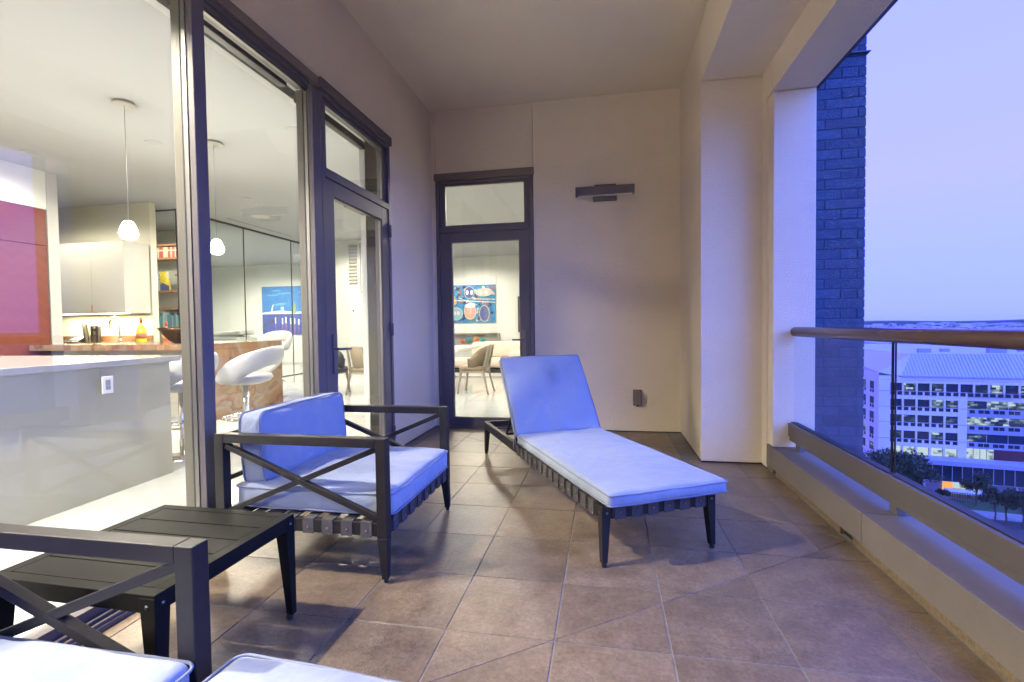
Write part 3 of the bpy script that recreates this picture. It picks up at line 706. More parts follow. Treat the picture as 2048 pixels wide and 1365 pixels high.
# backrest: hinge at y 1.37, rises to y 1.77, z 0.92
ang = math.atan2(0.92 - 0.36, 0.405)
bl = 0.70
bk_ = bpy.data.objects.new('backrest_frame', None)
def brp(x, s, n):  # x across, s along the backrest, n normal offset (towards the sitter)
    return (x, 1.385 + s * cos(ang) - n * sin(ang), 0.335 + s * sin(ang) + n * cos(ang))
nrm = (0, -sin(ang), cos(ang))
bf = MB()
for x in (0.020, LW - 0.014):
    bf.beam(brp(x, -0.03, -0.012), brp(x, bl + 0.01, -0.012), 0.022, 0.034, up=nrm)
bf.beam(brp(0.020, bl, -0.012), brp(LW - 0.014, bl, -0.012), 0.022, 0.034, up=nrm)
bfo = bf.build('backrest_frame', bm_, sl_, bev=0.002)
for i in range(6):
    s = 0.07 + i * 0.11
    MB().beam(brp(0.01, s, 0.006), brp(LW - 0.005, s, 0.006), 0.048, 0.003, up=nrm).build('strap', M['strap'], sl_)
for x in (0.10, LW - 0.10):
    MB().beam(brp(x, 0.40, -0.03), (x, 1.93, LZ - 0.045), 0.016, 0.012).build('backrest_stay', bm_, sl_, bev=0.002)
MB().box(0.036, LW - 0.036, 1.92, 1.94, LZ - 0.055, LZ - 0.035).build('stay_bar', bm_, sl_)
c = brp(LW / 2 + 0.014, bl / 2 + 0.01, 0.036)
cushion('back_pad', sl_, (0.705, bl - 0.005, 0.055), c, rot=(ang, 0, 0), r=0.022, puff=0.014, m=M['fabric_stain'], seed=37)
MB().tube([(0.0, 1.36, 0.37), (-0.012, 1.375, 0.34), (-0.010, 1.385, 0.30), (-0.008, 1.375, 0.27)], 0.006, 8).build('tie_cord', M['piping'], sl_, smooth=True)

# ------------------------------------------------------------------ interior shell
XI = XL - 0.21
fi = struct('interior_floor', MB().box(-14.2, XL - 0.14, YS, 16.1, -0.3, -0.003).box(XL - 0.14, 1.6, YB + 0.10, 16.1, -0.3, -0.003), mat('tile_joint', (0.40, 0.39, 0.37), 0.6))
tmesh = MB().box(0.002, 0.998, 0.002, 0.998, -0.012, 0.0).mesh('floor_tile', M['floor_tile'])
for i in range(-9, 2):
    for j in range(-1, 15):
        x, y = -2.151 + i + 1 - 1.0, -0.28 + j
        if x + 1 > XL - 0.14 + 0.001 and y < YB + 0.1: continue
        if x < -9 and y < 6: continue
        o = bpy.data.objects.new('floor_tile', tmesh); COL.objects.link(o); o.parent = fi; o.location = (x, y, 0)
fb = MB()
for i in range(-12, -9):
    for j in range(-3, 16):
        x, y = -2.151 + i, -0.28 + j; fb.box(x + 0.002, x + 0.998, y + 0.002, y + 0.998, -0.012, 0.0)
for i in range(-9, 0):
    for j in (-3, -2):
        x, y = -2.151 + i, -0.28 + j; fb.box(x + 0.002, x + 0.998, y + 0.002, y + 0.998, -0.012, 0.0)
kind(fb.build('floor_tiles_beyond', M['floor_tile'], fi), 'stuff')
struct('interior_ceiling', MB().box(-14.2, XI, YS, 16.1, ZI, ZI + 0.2).box(XI, 1.6, YB + 0.22, 16.1, ZI, ZI + 0.2), M['white_ceiling'])
wm = M['white_wall']
struct('interior_wall', MB().box(-14.4, -14.2, YS, 16.1, 0, ZI), wm)
struct('interior_wall', MB().box(-14.4, 1.8, 15.75, 16.0, 0, ZI), wm)
struct('interior_wall', MB().box(-14.2, XL - 0.3, YS - 0.2, YS, 0, ZI), wm)
struct('interior_wall', MB().box(1.6, 1.8, YB + 0.2, 16.0, 0, ZI), wm)
struct('interior_wall', MB().box(XI - 0.1, XI - 0.045, 4.45, YB + 0.28, 0, ZI).box(XI - 0.1, XI - 0.045, YS, 4.45, 3.02, ZI), wm)
struct('interior_wall', MB().box(XI - 0.045, -1.96, YB + 0.222, YB + 0.28, 0, ZI).box(-0.795, 1.6, YB + 0.222, YB + 0.28, 0, ZI).box(-1.96, -0.795, YB + 0.222, YB + 0.28, 3.02, ZI), wm)
# kitchen side: soffit over the red cabinets, column, rear kitchen wall
struct('kitchen_soffit', MB().box(-9.5, -7.86, YS, 5.752, 2.957, ZI - 0.002), wm)
struct('kitchen_column', MB().box(-8.6, -7.855, 5.754, 5.90, 0, ZI - 0.002), M['lacquer'])
struct('kitchen_wall', MB().box(-12.5, -7.98, 7.50, 7.62, 0, ZI - 0.002), mat('kitchen_wall_paint', (0.46, 0.45, 0.37), 0.7))
rc = empty('tall_red_cabinet', 'tall glossy red brown herringbone veneer cabinet wall left of the kitchen', 'cabinet', (-7.86, 2.0, 0))
for y0, y1 in ((-5.0, -2.9), (-2.895, -0.8), (-0.795, 1.3), (1.305, 3.735)):
    for z0, z1 in ((0.08, 2.43), (2.436, 2.95)):
        MB().box(-0.9, 0.0, y0, y1, z0, z1).build('door_panel', M['herring'], rc, bev=0.003)

# ---- recessed downlights
def spot(name, parent, loc, energy, size=radians(168), blend=0.25, aim=None, col=LAMP, soft=0.28):
    l = bpy.data.lights.new(name, 'SPOT'); l.energy = energy * LK; l.spot_size = size; l.spot_blend = blend; l.color = col; l.shadow_soft_size = soft
    o = bpy.data.objects.new(name, l); COL.objects.link(o); o.parent = parent; o.location = loc
    if aim is not None: o.rotation_euler = Vector(aim).to_track_quat('-Z', 'Y').to_euler()
    return o
ringm = MB().lathe([(0.062, 0.002), (0.085, -0.006), (0.088, 0.0)], n=24).mesh('trim_ring', M['white_ceiling'])
discm = MB().lathe([(0.0, 0.001), (0.066, 0.001)], n=24).mesh('lens', M['downlight_glow'])
DL = [(-3.50, 5.18, 170, 'nearest the end door, over the bar stools'), (-5.40, 5.16, 170, 'left of the bronze mullion, over the wood bar'),
      (-7.20, 5.10, 50, 'beside the soffit above the red cabinet'), (-8.9, 5.9, 240, 'in front of the cream kitchen cupboards'),
      (-6.18, 7.68, 230, 'between the second pendant and the glass partition'), (-5.89, 10.65, 260, 'seen through the side glass door'),
      (-4.04, 14.2, 170, 'above the colourful painting behind the end door'),
      (-3.10, 1.14, 450, 'out of frame above the window beside the table'), (-5.40, 1.2, 170, 'added out of view over the middle of the peninsula'), (-7.0, 1.2, 80, 'added out of view in front of the red cabinet'), (-3.4, -1.6, 200, 'added out of view behind the camera to brighten the terrace, near the window'), (-6.0, -1.6, 170, 'added out of view behind the camera to brighten the terrace, deep in the kitchen'),  # after the lamp beside the table, these are added unseen to light the terrace
      (-3.4, 8.3, 170, 'added unseen above the dining table'), (-1.2, 8.4, 170, 'added unseen, hidden by the end wall, right of the dining table'), (-3.0, 11.4, 240, 'added unseen above the rug before the sofa'), (-10.5, 11.8, 760, 'added behind the study wall with the bookshelf to brighten the room beyond'), (-11.2, 13.9, 240, 'above the large blue painting'), (-6.5, 13.6, 200, 'added unseen, hidden behind the hall wall'), (-0.6, 11.8, 200, 'added unseen, hidden by the end wall, beyond the sofa'),  # apart from the painting's, unseen lamps added to light the rooms
      (-9.6, 8.7, 70, 'added right in front of the bookshelf to brighten the space behind the partition')]  # extra lamp added to brighten the space beyond the glass
for i, (x, y, e, lab) in enumerate(DL):
    t = empty('downlight', ('small round recessed ceiling light ' + lab) if lab else 'small round recessed ceiling light in the room, outside the view', 'downlight', (x, y, ZI), 0, 'recessed ceiling lights indoors')
    for nm, me in (('trim_ring', ringm), ('lens', discm)):
        o = bpy.data.objects.new(nm, me); COL.objects.link(o); o.parent = t; o.location = (0, 0, -0.003)
    spot('lamp', t, (0, 0, -0.02), e * (17.0 if y < 0 else 4.0 if y < 1.3 and e != 450 else 1), size=radians(125 if y < 0 or e == 450 else 168), blend=0.7 if y < 0 else 0.4, soft=0.04 if e == 450 else 0.45 if y < 1.3 else 0.28)  # unseen rear lamps boosted strongly so their bounce brightens the terrace

# ---- pendants
def pendant(x, y, label):
    t = empty('pendant_light', label, 'pendant light', (x, y, ZI), 0, 'pendant lights over the bar')
    MB().lathe([(0.0, -0.035), (0.075, -0.035), (0.10, -0.03), (0.10, -0.02), (0.085, -0.018), (0.085, 0.0)], n=24).build('canopy', M['lacquer'], t, smooth=False)
    MB().tube([(0, 0, -0.035), (0, 0, -1.19)], 0.0025, 6).build('cord', M['rivet'], t)
    MB().lathe([(0.0, -1.375), (0.045, -1.370), (0.074, -1.345), (0.084, -1.315), (0.076, -1.275), (0.058, -1.225), (0.038, -1.192), (0.022, -1.185), (0.0, -1.185)], n=20).build('glass_shade', M['bulb'], t, smooth=True)
    l = bpy.data.lights.new('lamp', 'POINT'); l.energy = 60; l.color = LAMP; l.shadow_soft_size = 0.1
    o = bpy.data.objects.new('lamp', l); COL.objects.link(o); o.parent = t; o.location = (0, 0, -1.50)
pendant(-4.733, 4.209, 'glowing white glass pendant hanging left of the thick bronze mullion')
pendant(-4.684, 5.305, 'glowing white glass pendant hanging just right of the thick bronze mullion')

# ---- white peninsula
pn = empty('kitchen_peninsula', 'white topped kitchen peninsula with plain warm grey panel behind the window', 'kitchen island', (-3.60, 3.52, 0))
MB().prism([(0.23, -5.5), (0.0, 0.0), (-1.9, 0.0), (-1.9, -5.5)], 0.0, 0.943).build('panel', M['plaster_grey'], pn)
MB().prism([(0.29, -5.5), (0.055, 0.06), (-2.0, 0.06), (-2.0, -5.5)], 0.945, 0.988).build('countertop', M['quartz'], pn, bev=0.003)
MB().box(-0.6, -0.05, 0.001, 0.03, 0.07, 0.943).build('end_panel', M['plaster_grey'], pn)
oc = at(210, 770, 'X', -3.545)
ow = MB().box(0.0, 0.008, -0.040, 0.040, -0.062, 0.062).build('outlet_plate', M['plate'], pn, bev=0.003)
ow.location = (oc.x + 3.6 + 0.018, oc.y - 3.52, oc.z)
MB().box(0.0085, 0.010, -0.018, 0.018, -0.036, 0.036).build('socket_face', M['quartz'], ow)
for dz in (-0.02, 0.02):
    MB().box(0.0102, 0.011, -0.009, -0.006, dz - 0.005, dz + 0.005).box(0.0102, 0.011, 0.006, 0.009, dz - 0.005, dz + 0.005).box(0.0102, 0.011, -0.002, 0.002, dz - 0.011, dz - 0.008).build('socket_slots', M['black'], ow)

# ---- wood / stone bar with waterfall end
br = empty('wood_bar', 'long bar with figured brown stone slab top and waterfall end', 'bar', (-5.1, 5.45, 0))
def live(x0, x1, y, amp, n=30):
    return [(x0 + (x1 - x0) * i / n, y + amp * (sin(i * 1.3) + 0.6 * sin(i * 2.9 + 1)), ) for i in range(n + 1)]
edge = live(-2.75, 0.0, 0.0, 0.012)
MB().prism(edge + [(0.0, 1.62), (-2.75, 1.62)], 0.945, 1.02).build('slab_top', M['slab'], br)
MB().box(-0.08, 0.0, 0.0, 1.62, 0.0, 0.943).build('waterfall_leg', M['slab'], br, bev=0.004)
MB().box(-2.4, -0.35, 0.35, 1.3, 0.0, 0.943).build('base_cabinet', M['lacquer'], br)

# ---- bar stools
def make_stool(x, y, rz, label, H_=0.62):
    t = empty('bar_stool', label, 'bar stool', (x, y, 0), rz, 'white bar stools around the bar')
    MB().lathe([(0.0, 0.018), (0.06, 0.02), (0.20, 0.008), (0.215, 0.0)], n=28).build('base_disc', M['chrome'], t, smooth=True)
    MB().tube([(0, 0, 0.015), (0, 0, H_)], 0.026, 14).build('pole', M['chrome'], t, smooth=True)
    ringp = [(0.19 * cos(a), 0.19 * sin(a), 0.30) for a in [2 * pi * k / 24 for k in range(24)]]
    fr_ = MB().tube(ringp, 0.011, 8, closed=True); fr_.tube([(0.02, 0, 0.30), (0.19, 0, 0.30)], 0.009, 8); fr_.build('footring', M['chrome'], t, smooth=True)
    sp = MB().lathe([(0.0, H_), (0.13, H_ + 0.005), (0.20, H_ + 0.03), (0.225, H_ + 0.065), (0.21, H_ + 0.095), (0.0, H_ + 0.10)], n=28)
    sp.build('seat', M['white_leather'], t, smooth=True)
    # crescent back: tall at the rear, arms sweeping down to the seat front, hollow between back and seat
    vs = []; fs = []; n = 28
    for i in range(n + 1):
        a = radians(-128 + 256 * i / n); k = cos(a / 2 * 1.40); k = max(0.0, k)
        top = H_ + 0.07 + 0.31 * k ** 0.75; bot = H_ + 0.02 + 0.165 * max(0, cos(a * 1.15)) ** 0.8 if abs(a) < radians(78) else H_ + 0.02
        top = max(top, bot + 0.03); ro = 0.225 + 0.055 * k
        x_, y_ = -cos(a), sin(a)
        for (r_, z_) in ((ro, bot), (ro + 0.028 + 0.02 * k, (bot + top) / 2), (ro + 0.03 * k + 0.012, top), (ro - 0.02 + 0.03 * k, top - 0.004), (ro - 0.02, (bot + top) / 2), (ro - 0.035, bot)):
            vs.append((x_ * r_, y_ * r_, z_))
    for i in range(n):
        for k in range(6): fs.append((i * 6 + k, i * 6 + (k + 1) % 6, (i + 1) * 6 + (k + 1) % 6, (i + 1) * 6 + k))
    fs += [tuple(range(6)), tuple(range(n * 6, n * 6 + 6))[::-1]]
    b = MB().add(vs, fs).build('backrest', M['white_leather'], t, smooth=True)
    sd = b.modifiers.new('sub', 'SUBSURF'); sd.levels = 1; sd.render_levels = 1
    return t
st1 = make_stool(-3.60, 4.40, radians(190), 'white leather bar stool with open curved back, right of the thick mullion')
st1.scale = (1.16, 1.16, 1.04)
make_stool(-3.95, 3.98, radians(185), 'white bar stool mostly hidden behind the thick bronze mullion')
make_stool(-5.75, 7.75, radians(-80), 'white bar stool on the far side of the bar, only its back showing', 0.80)

# ---- kitchen wall units
uc = empty('wall_cupboard', 'pair of cream lacquered wall cupboards over the lit worktop', 'cupboard', (-8.0, 7.0, 0))
for x0, x1 in ((-1.95, -1.335), (-1.33, -0.672), (-0.668, 0.0)):
    MB().box(x0, x1, 0.0, 0.022, 1.515, 2.73).build('cupboard_door', M['lacquer'], uc, bev=0.002)
MB().box(-1.95, 0.0, 0.0225, 0.48, 1.515, 2.73).build('carcass', M['lacquer'], uc)
MB().box(-0.69, -0.665, -0.012, -0.001, 1.53, 1.66).build('handle', M['oak'], uc)
MB().box(-1.85, -0.06, 0.10, 0.14, 1.500, 1.514).build('light_strip', M['strip_glow'], uc)
al = bpy.data.lights.new('lamp', 'AREA'); al.shape = 'RECTANGLE'; al.size = 1.8; al.size_y = 0.05; al.energy = 45; al.color = (1, 0.85, 0.5)
ao = bpy.data.objects.new('lamp', al); COL.objects.link(ao); ao.parent = uc; ao.location = (-0.95, 0.2, 1.49)
lc = empty('kitchen_worktop', 'low kitchen counter with brown stone worktop under the cream cupboards', 'counter', (-8.0, 6.9, 0))
MB().box(-2.6, 0.05, 0.05, 0.58, 0.0, 0.965).build('base_units', M['lacquer'], lc)
MB().box(-2.6, 0.06, 0.0, 0.59, 0.967, 1.01).build('worktop', M['slab'], lc, bev=0.004)
MB().box(-2.6, 0.02, 0.575, 0.595, 1.012, 1.12).build('upstand', M['slab'], lc)
pt = at(240, 683, 'Y', 7.2)
fc = empty('kitchen_tap', 'tall arched chrome kitchen tap', 'tap', (pt.x, 7.2, 1.01))
MB().tube([(0, 0, 0), (0, 0, 0.30)] + [(-0.10 + 0.10 * cos(a), 0, 0.34 + 0.10 * sin(a)) for a in [pi * k / 10 for k in range(11)]] + [(-0.20, 0, 0.24)], 0.013, 10).build('spout', M['chrome'], fc, smooth=True)
MB().tube([(0.0, 0, 0.07), (0.06, 0, 0.09), (0.07, 0, 0.14)], 0.008, 8).build('lever', M['chrome'], fc, smooth=True)
MB().lathe([(0.026, 0), (0.024, 0.05), (0.016, 0.06)], n=16).build('base', M['chrome'], fc, smooth=True)
def bottle(x, y, z, col, liquid, label, s=1.0):
    t = empty('bottle', label, 'bottle', (x, y, z))
    gm = mat('bottle_glass', col, 0.08, spec=0.8)
    MB().lathe([(0.0, 0.0), (0.072 * s, 0.0), (0.076 * s, 0.02), (0.076 * s, 0.19 * s), (0.06 * s, 0.235 * s), (0.026 * s, 0.29 * s), (0.02 * s, 0.33 * s)], n=20).build('body', gm, t, smooth=True)
    MB().lathe([(0.021 * s, 0.325 * s), (0.022 * s, 0.41 * s), (0.0, 0.41 * s)], n=14).build('cap', mat('bottle_cap', (0.30, 0.05, 0.03), 0.4), t, smooth=True)
    MB().lathe([(0.0775 * s, 0.06 * s), (0.0775 * s, 0.15 * s)], n=20).build('paper_label', mat('bottle_label', liquid, 0.6), t, smooth=True)
b1 = at(283, 682, 'Y', 7.1); bottle(b1.x, 7.1, 1.01, (0.42, 0.50, 0.02), (0.35, 0.10, 0.05), 'tall yellow green bottle with red cap beside the sink')
b2 = at(311, 672, 'Y', 6.7); bottle(b2.x, 6.9, 1.0, (0.30, 0.09, 0.02), (0.45, 0.20, 0.10), 'amber brown bottle, right of the yellow one', 0.85)
# small dish rack / stand and tablet
tk = at(152, 683, 'Y', 7.1)
tl = empty('tablet', 'black tilted tablet stand on the worktop', 'tablet', (tk.x, 7.1, 1.01))
MB().add([(-0.17, -0.08, 0.02), (0.13, -0.08, 0.02), (0.17, 0.08, 0.14), (-0.08, 0.08, 0.16), (-0.17, -0.08, 0.0), (0.13, -0.08, 0.0), (0.17, 0.08, 0.0), (-0.08, 0.08, 0.0)],
         [(0, 1, 2, 3), (4, 7, 6, 5), (0, 4, 5, 1), (1, 5, 6, 2), (2, 6, 7, 3), (3, 7, 4, 0)]).build('screen_body', M['black'], tl)
MB().add([(-0.14, -0.068, 0.031), (0.11, -0.068, 0.031), (0.145, 0.06, 0.129), (-0.07, 0.06, 0.146)], [(0, 1, 2, 3)]).build('screen', mat('dark_screen', (0.03, 0.035, 0.05), 0.05), tl)
kk = at(183, 683, 'Y', 7.15)
kb = empty('knife_stand', 'grey metal knife stand on the worktop beside the tablet', 'knife stand', (kk.x, 7.15, 1.01))
MB().beam((-0.10, 0, 0.0), (-0.15, 0, 0.33), 0.06, 0.03).beam((-0.04, 0, 0), (-0.09, 0, 0.31), 0.02, 0.03).build('slanted_block', M['alu'], kb)
for dx in (0.02, 0.13):
    MB().box(dx, dx + 0.05, -0.03, 0.03, 0, 0.29).build('upright', M['rivet'], kb)
MB().box(0.0, 0.19, -0.02, 0.02, 0.20, 0.24).box(0.0, 0.19, -0.02, 0.02, 0.10, 0.13).build('cross_bar', M['rivet'], kb)
# bowl on the bar
bw = at(345, 688, 'Y', 5.9)
bo = empty('bowl', 'wide dark bronze bowl on the bar beside the mullion', 'bowl', (-5.90, 5.95, 1.02))
MB().lathe([(0.0, 0.0), (0.06, 0.0), (0.14, 0.05), (0.23, 0.17), (0.26, 0.215), (0.25, 0.215), (0.21, 0.16), (0.12, 0.06), (0.0, 0.02)], n=32).build('bowl_body', M['bronze_bowl'], bo, smooth=True)
MB().lathe([(0.255, 0.2151), (0.262, 0.219), (0.25, 0.219)], n=32).build('rim', M['bronze_bowl'], bo, smooth=True)

# ---- frameless glass partition
gp = empty('glass_partition', 'frameless full height glass partition with thin dark joints behind the bar', 'glass partition', (-7.97, 8.06, 0))
gmt = glassmat('partition_glass', (0.965, 0.985, 0.975), 1.45, 0.8)
MB().box(-0.76, -0.02, -0.006, 0.006, 0.02, 3.48).build('glass_panel', gmt, gp)
prev = 0.0
for y in (0.79, 1.75, 3.45, 5.6, 7.6):
    MB().box(-0.006, 0.006, prev + 0.006, y - 0.006, 0.02, 3.46).build('glass_panel', gmt, gp)
    MB().box(-0.010, 0.010, y - 0.006, y + 0.006, 0.02, 3.46).build('joint', M['gasket'], gp); prev = y
MB().box(-0.015, 0.015, -0.015, 0.015, 0.0, 3.495).box(-0.785, -0.76, -0.012, 0.012, 0.0, 3.48).box(-0.77, -0.015, -0.012, 0.012, 3.478, 3.498).build('corner_post', M['gasket'], gp)
MB().box(-0.02, 0.02, 0.015, 7.6, 3.462, 3.498).box(-0.02, 0.02, 0.015, 7.6, 0.0, 0.018).build('track', M['gasket'], gp)
MB().box(0.30, 0.36, 0.9, 3.0, 3.497, 3.503).build('air_slot', M['rivet'], gp)

# ---- bookshelves seen through the partition
bs = empty('bookshelf', 'open wall shelves of reddish wood behind the glass partition', 'bookshelf', (-10.25, 9.45, 0))
struct('study_wall', MB().box(-13.0, -8.95, 9.75, 9.87, 0, ZI - 0.002), wm)
shelves = {}
for nm, x0, x1, z in (('a', 0.05, 1.25, 3.10), ('b', 0.05, 1.25, 2.80), ('c', 0.05, 0.75, 2.06), ('d', 0.20, 1.25, 1.67), ('e', 0.0, 1.25, 1.24), ('f', 0.8, 1.3, 2.42)):
    MB().box(x0, x1, 0.0, 0.28, z, z + 0.04).build('shelf', M['oak'], bs)
def books(x0, x1, z, hmin, hmax, cols, lab, grp, y=9.47):
    x = x0; i = 0
    while x < x1:
        wd = random.uniform(0.028, 0.045); hh = random.uniform(hmin, hmax); c = random.choice(cols)
        key = tuple(round(v, 2) for v in c)
        m = bookm.get(key) or bookm.setdefault(key, mat('book_cover', c, 0.5))
        t = empty('book', lab % (cnames[tuple(c)],), 'book', (x, y, z), 0, grp)
        MB().box(0, wd - 0.002, 0, 0.16, 0, hh).build('cover', m, t)
        if 'band' in lab: MB().box(-0.0005, wd - 0.0015, -0.001, 0.001, hh * 0.62, hh * 0.75).build('spine_band', bookm['band'], t)
        x += wd; i += 1
cnames = {(0.36, 0.06, 0.05): 'dark red', (0.42, 0.09, 0.07): 'red', (0.60, 0.52, 0.42): 'cream', (0.10, 0.30, 0.38): 'petrol blue', (0.55, 0.62, 0.65): 'pale grey', (0.16, 0.22, 0.42): 'navy blue', (0.35, 0.50, 0.50): 'grey green', (0.10, 0.42, 0.42): 'turquoise'}
bookm = {'band': mat('spine_band', (0.65, 0.55, 0.42), 0.5)}
books(-10.18, -9.1, 2.84, 0.23, 0.24, [(0.36, 0.06, 0.05), (0.42, 0.09, 0.07), (0.60, 0.52, 0.42)], '%s volume with pale spine band in the top row behind the glass partition', 'books on the top shelf')
books(-10.20, -9.1, 1.28, 0.24, 0.36, [(0.10, 0.30, 0.38), (0.55, 0.62, 0.65), (0.16, 0.22, 0.42), (0.35, 0.50, 0.50), (0.10, 0.42, 0.42)], '%s book in the bottom row behind the glass partition', 'books on the bottom shelf')
def art(nm, lab, x, z, w_, h_, base, shapes, y=9.47, cat='picture'):
    t = empty(nm, lab, cat, (x, y, z))
    MB().box(0, w_, 0.0, 0.025, 0, h_).build('canvas', mat('canvas_' + nm, base, 0.6, var=0.25, vscale=9), t)
    for i, (poly, c) in enumerate(shapes):
        vs = [(p[0] * w_, -0.0015 - 0.0001 * i, p[1] * h_) for p in poly]
        key = ('p',) + tuple(round(v, 2) for v in c); m = bookm.get(key) or bookm.setdefault(key, mat('paint', c, 0.6))
        MB().add(vs, [tuple(range(len(vs)))]).build('painted_shape', m, t)
    return t
def ell(cx, cy, rx, ry, n=14): return [(cx + rx * cos(2 * pi * k / n), cy + ry * sin(2 * pi * k / n)) for k in range(n)]
art('picture', 'small grey and white figure drawing leaning on the middle shelf', -10.13, 2.10, 0.25, 0.42, (0.45, 0.50, 0.60),
    [(ell(0.5, 0.62, 0.16, 0.16), (0.75, 0.75, 0.78)), ([(0.25, 0.05), (0.8, 0.05), (0.7, 0.45), (0.35, 0.45)], (0.68, 0.70, 0.76)), (ell(0.5, 0.78, 0.24, 0.12), (0.12, 0.14, 0.2)), ([(0.1, 0.05), (0.2, 0.05), (0.3, 0.6), (0.1, 0.8)], (0.2, 0.25, 0.35))])
art('picture', 'small yellow and blue fan shaped picture leaning on the middle shelf', -9.86, 2.10, 0.25, 0.42, (0.78, 0.62, 0.05),
    [([(0, 0), (1, 0), (0.95, 0.25), (0.3, 0.42), (0, 0.35)], (0.05, 0.07, 0.25)), ([(0.72, 1), (1, 1), (1, 0.65), (0.78, 0.6)], (0.7, 0.7, 0.7))] +
    [([(0.62, 0.52), (0.62 + 0.75 * cos(a), 0.52 + 0.6 * sin(a)), (0.62 + 0.75 * cos(a + 0.06), 0.52 + 0.6 * sin(a + 0.06))], (0.08, 0.07, 0.05)) for a in (1.9, 2.25, 2.6, 2.95, 3.3, 3.7)])

# ---- large blue painting
bl_ = [([(0, 0.42), (1, 0.42), (1, 0.50), (0.6, 0.47), (0.3, 0.50), (0, 0.46)], (0.50, 0.60, 0.58)), ([(0, 0.0), (1, 0.0), (1, 0.43), (0, 0.43)], (0.03, 0.055, 0.27)),
       ([(0, 0.12), (0, 0.2), (0.3, 0.42), (0.36, 0.42)], (0.04, 0.05, 0.15)), ([(0.50, 0.44), (0.58, 0.44), (0.585, 0.60), (0.56, 0.68), (0.53, 0.60)], (0.18, 0.25, 0.12)),
       ([(0.32, 0.46), (0.38, 0.46), (0.38, 0.58), (0.32, 0.58)], (0.25, 0.33, 0.40)), ([(0.15, 0.46), (0.17, 0.46), (0.20, 0.62), (0.18, 0.62)], (0.6, 0.7, 0.7)), ([(0.85, 0.46), (1, 0.46), (1, 0.54), (0.9, 0.52)], (0.55, 0.55, 0.45))]
for x in (0.22, 0.34, 0.40, 0.48, 0.55, 0.62, 0.70, 0.76, 0.82, 0.90, 0.97):
    dy = random.uniform(-0.03, 0.04)
    bl_.append(([(x, 0.22 + dy), (x + 0.018, 0.22 + dy), (x + 0.018, 0.34 + dy), (x, 0.34 + dy)], (0.75, 0.72, 0.70)))
    bl_.append(([(x + 0.004, 0.03 + dy), (x + 0.012, 0.03 + dy), (x + 0.012, 0.22 + dy), (x + 0.004, 0.22 + dy)], (0.40, 0.12, 0.12)))
for k in range(7):
    bl_.append((ell(random.uniform(0.15, 0.9), random.uniform(0.62, 0.92), random.uniform(0.05, 0.14), 0.018), (0.09, 0.28, 0.50)))
art('painting', 'large blue painting of a waterfront skyline, seen through the glass partition', -12.08, 1.0, 2.3, 1.72, (0.025, 0.15, 0.42), bl_, y=15.71, cat='painting')
# ---- colourful painting beyond the end door
cp = []
rn = random.Random(4)
pal = [(0.01, 0.12, 0.35), (0.02, 0.24, 0.42), (0.02, 0.16, 0.40), (0.35, 0.42, 0.42), (0.02, 0.03, 0.08), (0.30, 0.09, 0.08), (0.03, 0.14, 0.10), (0.02, 0.03, 0.10), (0.45, 0.47, 0.46)]
for i in range(300):
    cx, cy = rn.uniform(0.04, 0.96), rn.uniform(0.05, 0.95); s = rn.uniform(0.012, 0.045)
    a0 = rn.uniform(0, 6)
    cp.append(([(cx + s * (0.6 + 0.5 * rn.random()) * cos(a0 + k * 2 * pi / 6), cy + s * 1.3 * (0.6 + 0.5 * rn.random()) * sin(a0 + k * 2 * pi / 6)) for k in range(6)], rn.choice(pal)))
def blob(cx, cy, rx, ry, c, rim=(0.36, 0.42, 0.40)):
    cp.append((ell(cx, cy, rx * 1.13, ry * 1.1, 18), rim)); cp.append((ell(cx, cy, rx, ry, 18), c))
blob(0.44, 0.80, 0.10, 0.15, (0.03, 0.05, 0.20)); blob(0.39, 0.80, 0.028, 0.06, (0.72, 0.72, 0.66)); blob(0.49, 0.80, 0.028, 0.06, (0.72, 0.72, 0.66))
blob(0.76, 0.80, 0.17, 0.10, (0.45, 0.32, 0.28)); blob(0.68, 0.80, 0.035, 0.05, (0.72, 0.70, 0.60)); blob(0.80, 0.80, 0.03, 0.05, (0.72, 0.70, 0.60))
blob(0.07, 0.58, 0.08, 0.11, (0.42, 0.22, 0.10)); blob(0.45, 0.30, 0.12, 0.20, (0.45, 0.20, 0.16)); blob(0.14, 0.24, 0.13, 0.16, (0.12, 0.28, 0.35))
blob(0.40, 0.30, 0.04, 0.06, (0.58, 0.22, 0.12)); blob(0.51, 0.30, 0.04, 0.06, (0.55, 0.2, 0.25)); blob(0.45, 0.45, 0.10, 0.06, (0.62, 0.62, 0.55)); blob(0.76, 0.24, 0.10, 0.20, (0.06, 0.07, 0.2))
blob(0.10, 0.26, 0.03, 0.05, (0.55, 0.35, 0.4)); blob(0.19, 0.26, 0.03, 0.05, (0.55, 0.35, 0.4))
for x0, y0, x1, y1 in ((0.0, 0.60, 1.0, 0.52), (0.2, 0.66, 0.6, 0.46), (0.55, 0.62, 1.0, 0.60), (0.45, 0.08, 0.46, 0.5)):
    cp.append(([(x0, y0), (x0, y0 + 0.015), (x1, y1 + 0.015), (x1 + 0.006, y1)], (0.66, 0.66, 0.62)))
art('painting', 'colourful turquoise and red painting seen through the end door', -5.05, 1.33, 1.55, 1.24, (0.02, 0.17, 0.38), cp, y=15.71, cat='painting')

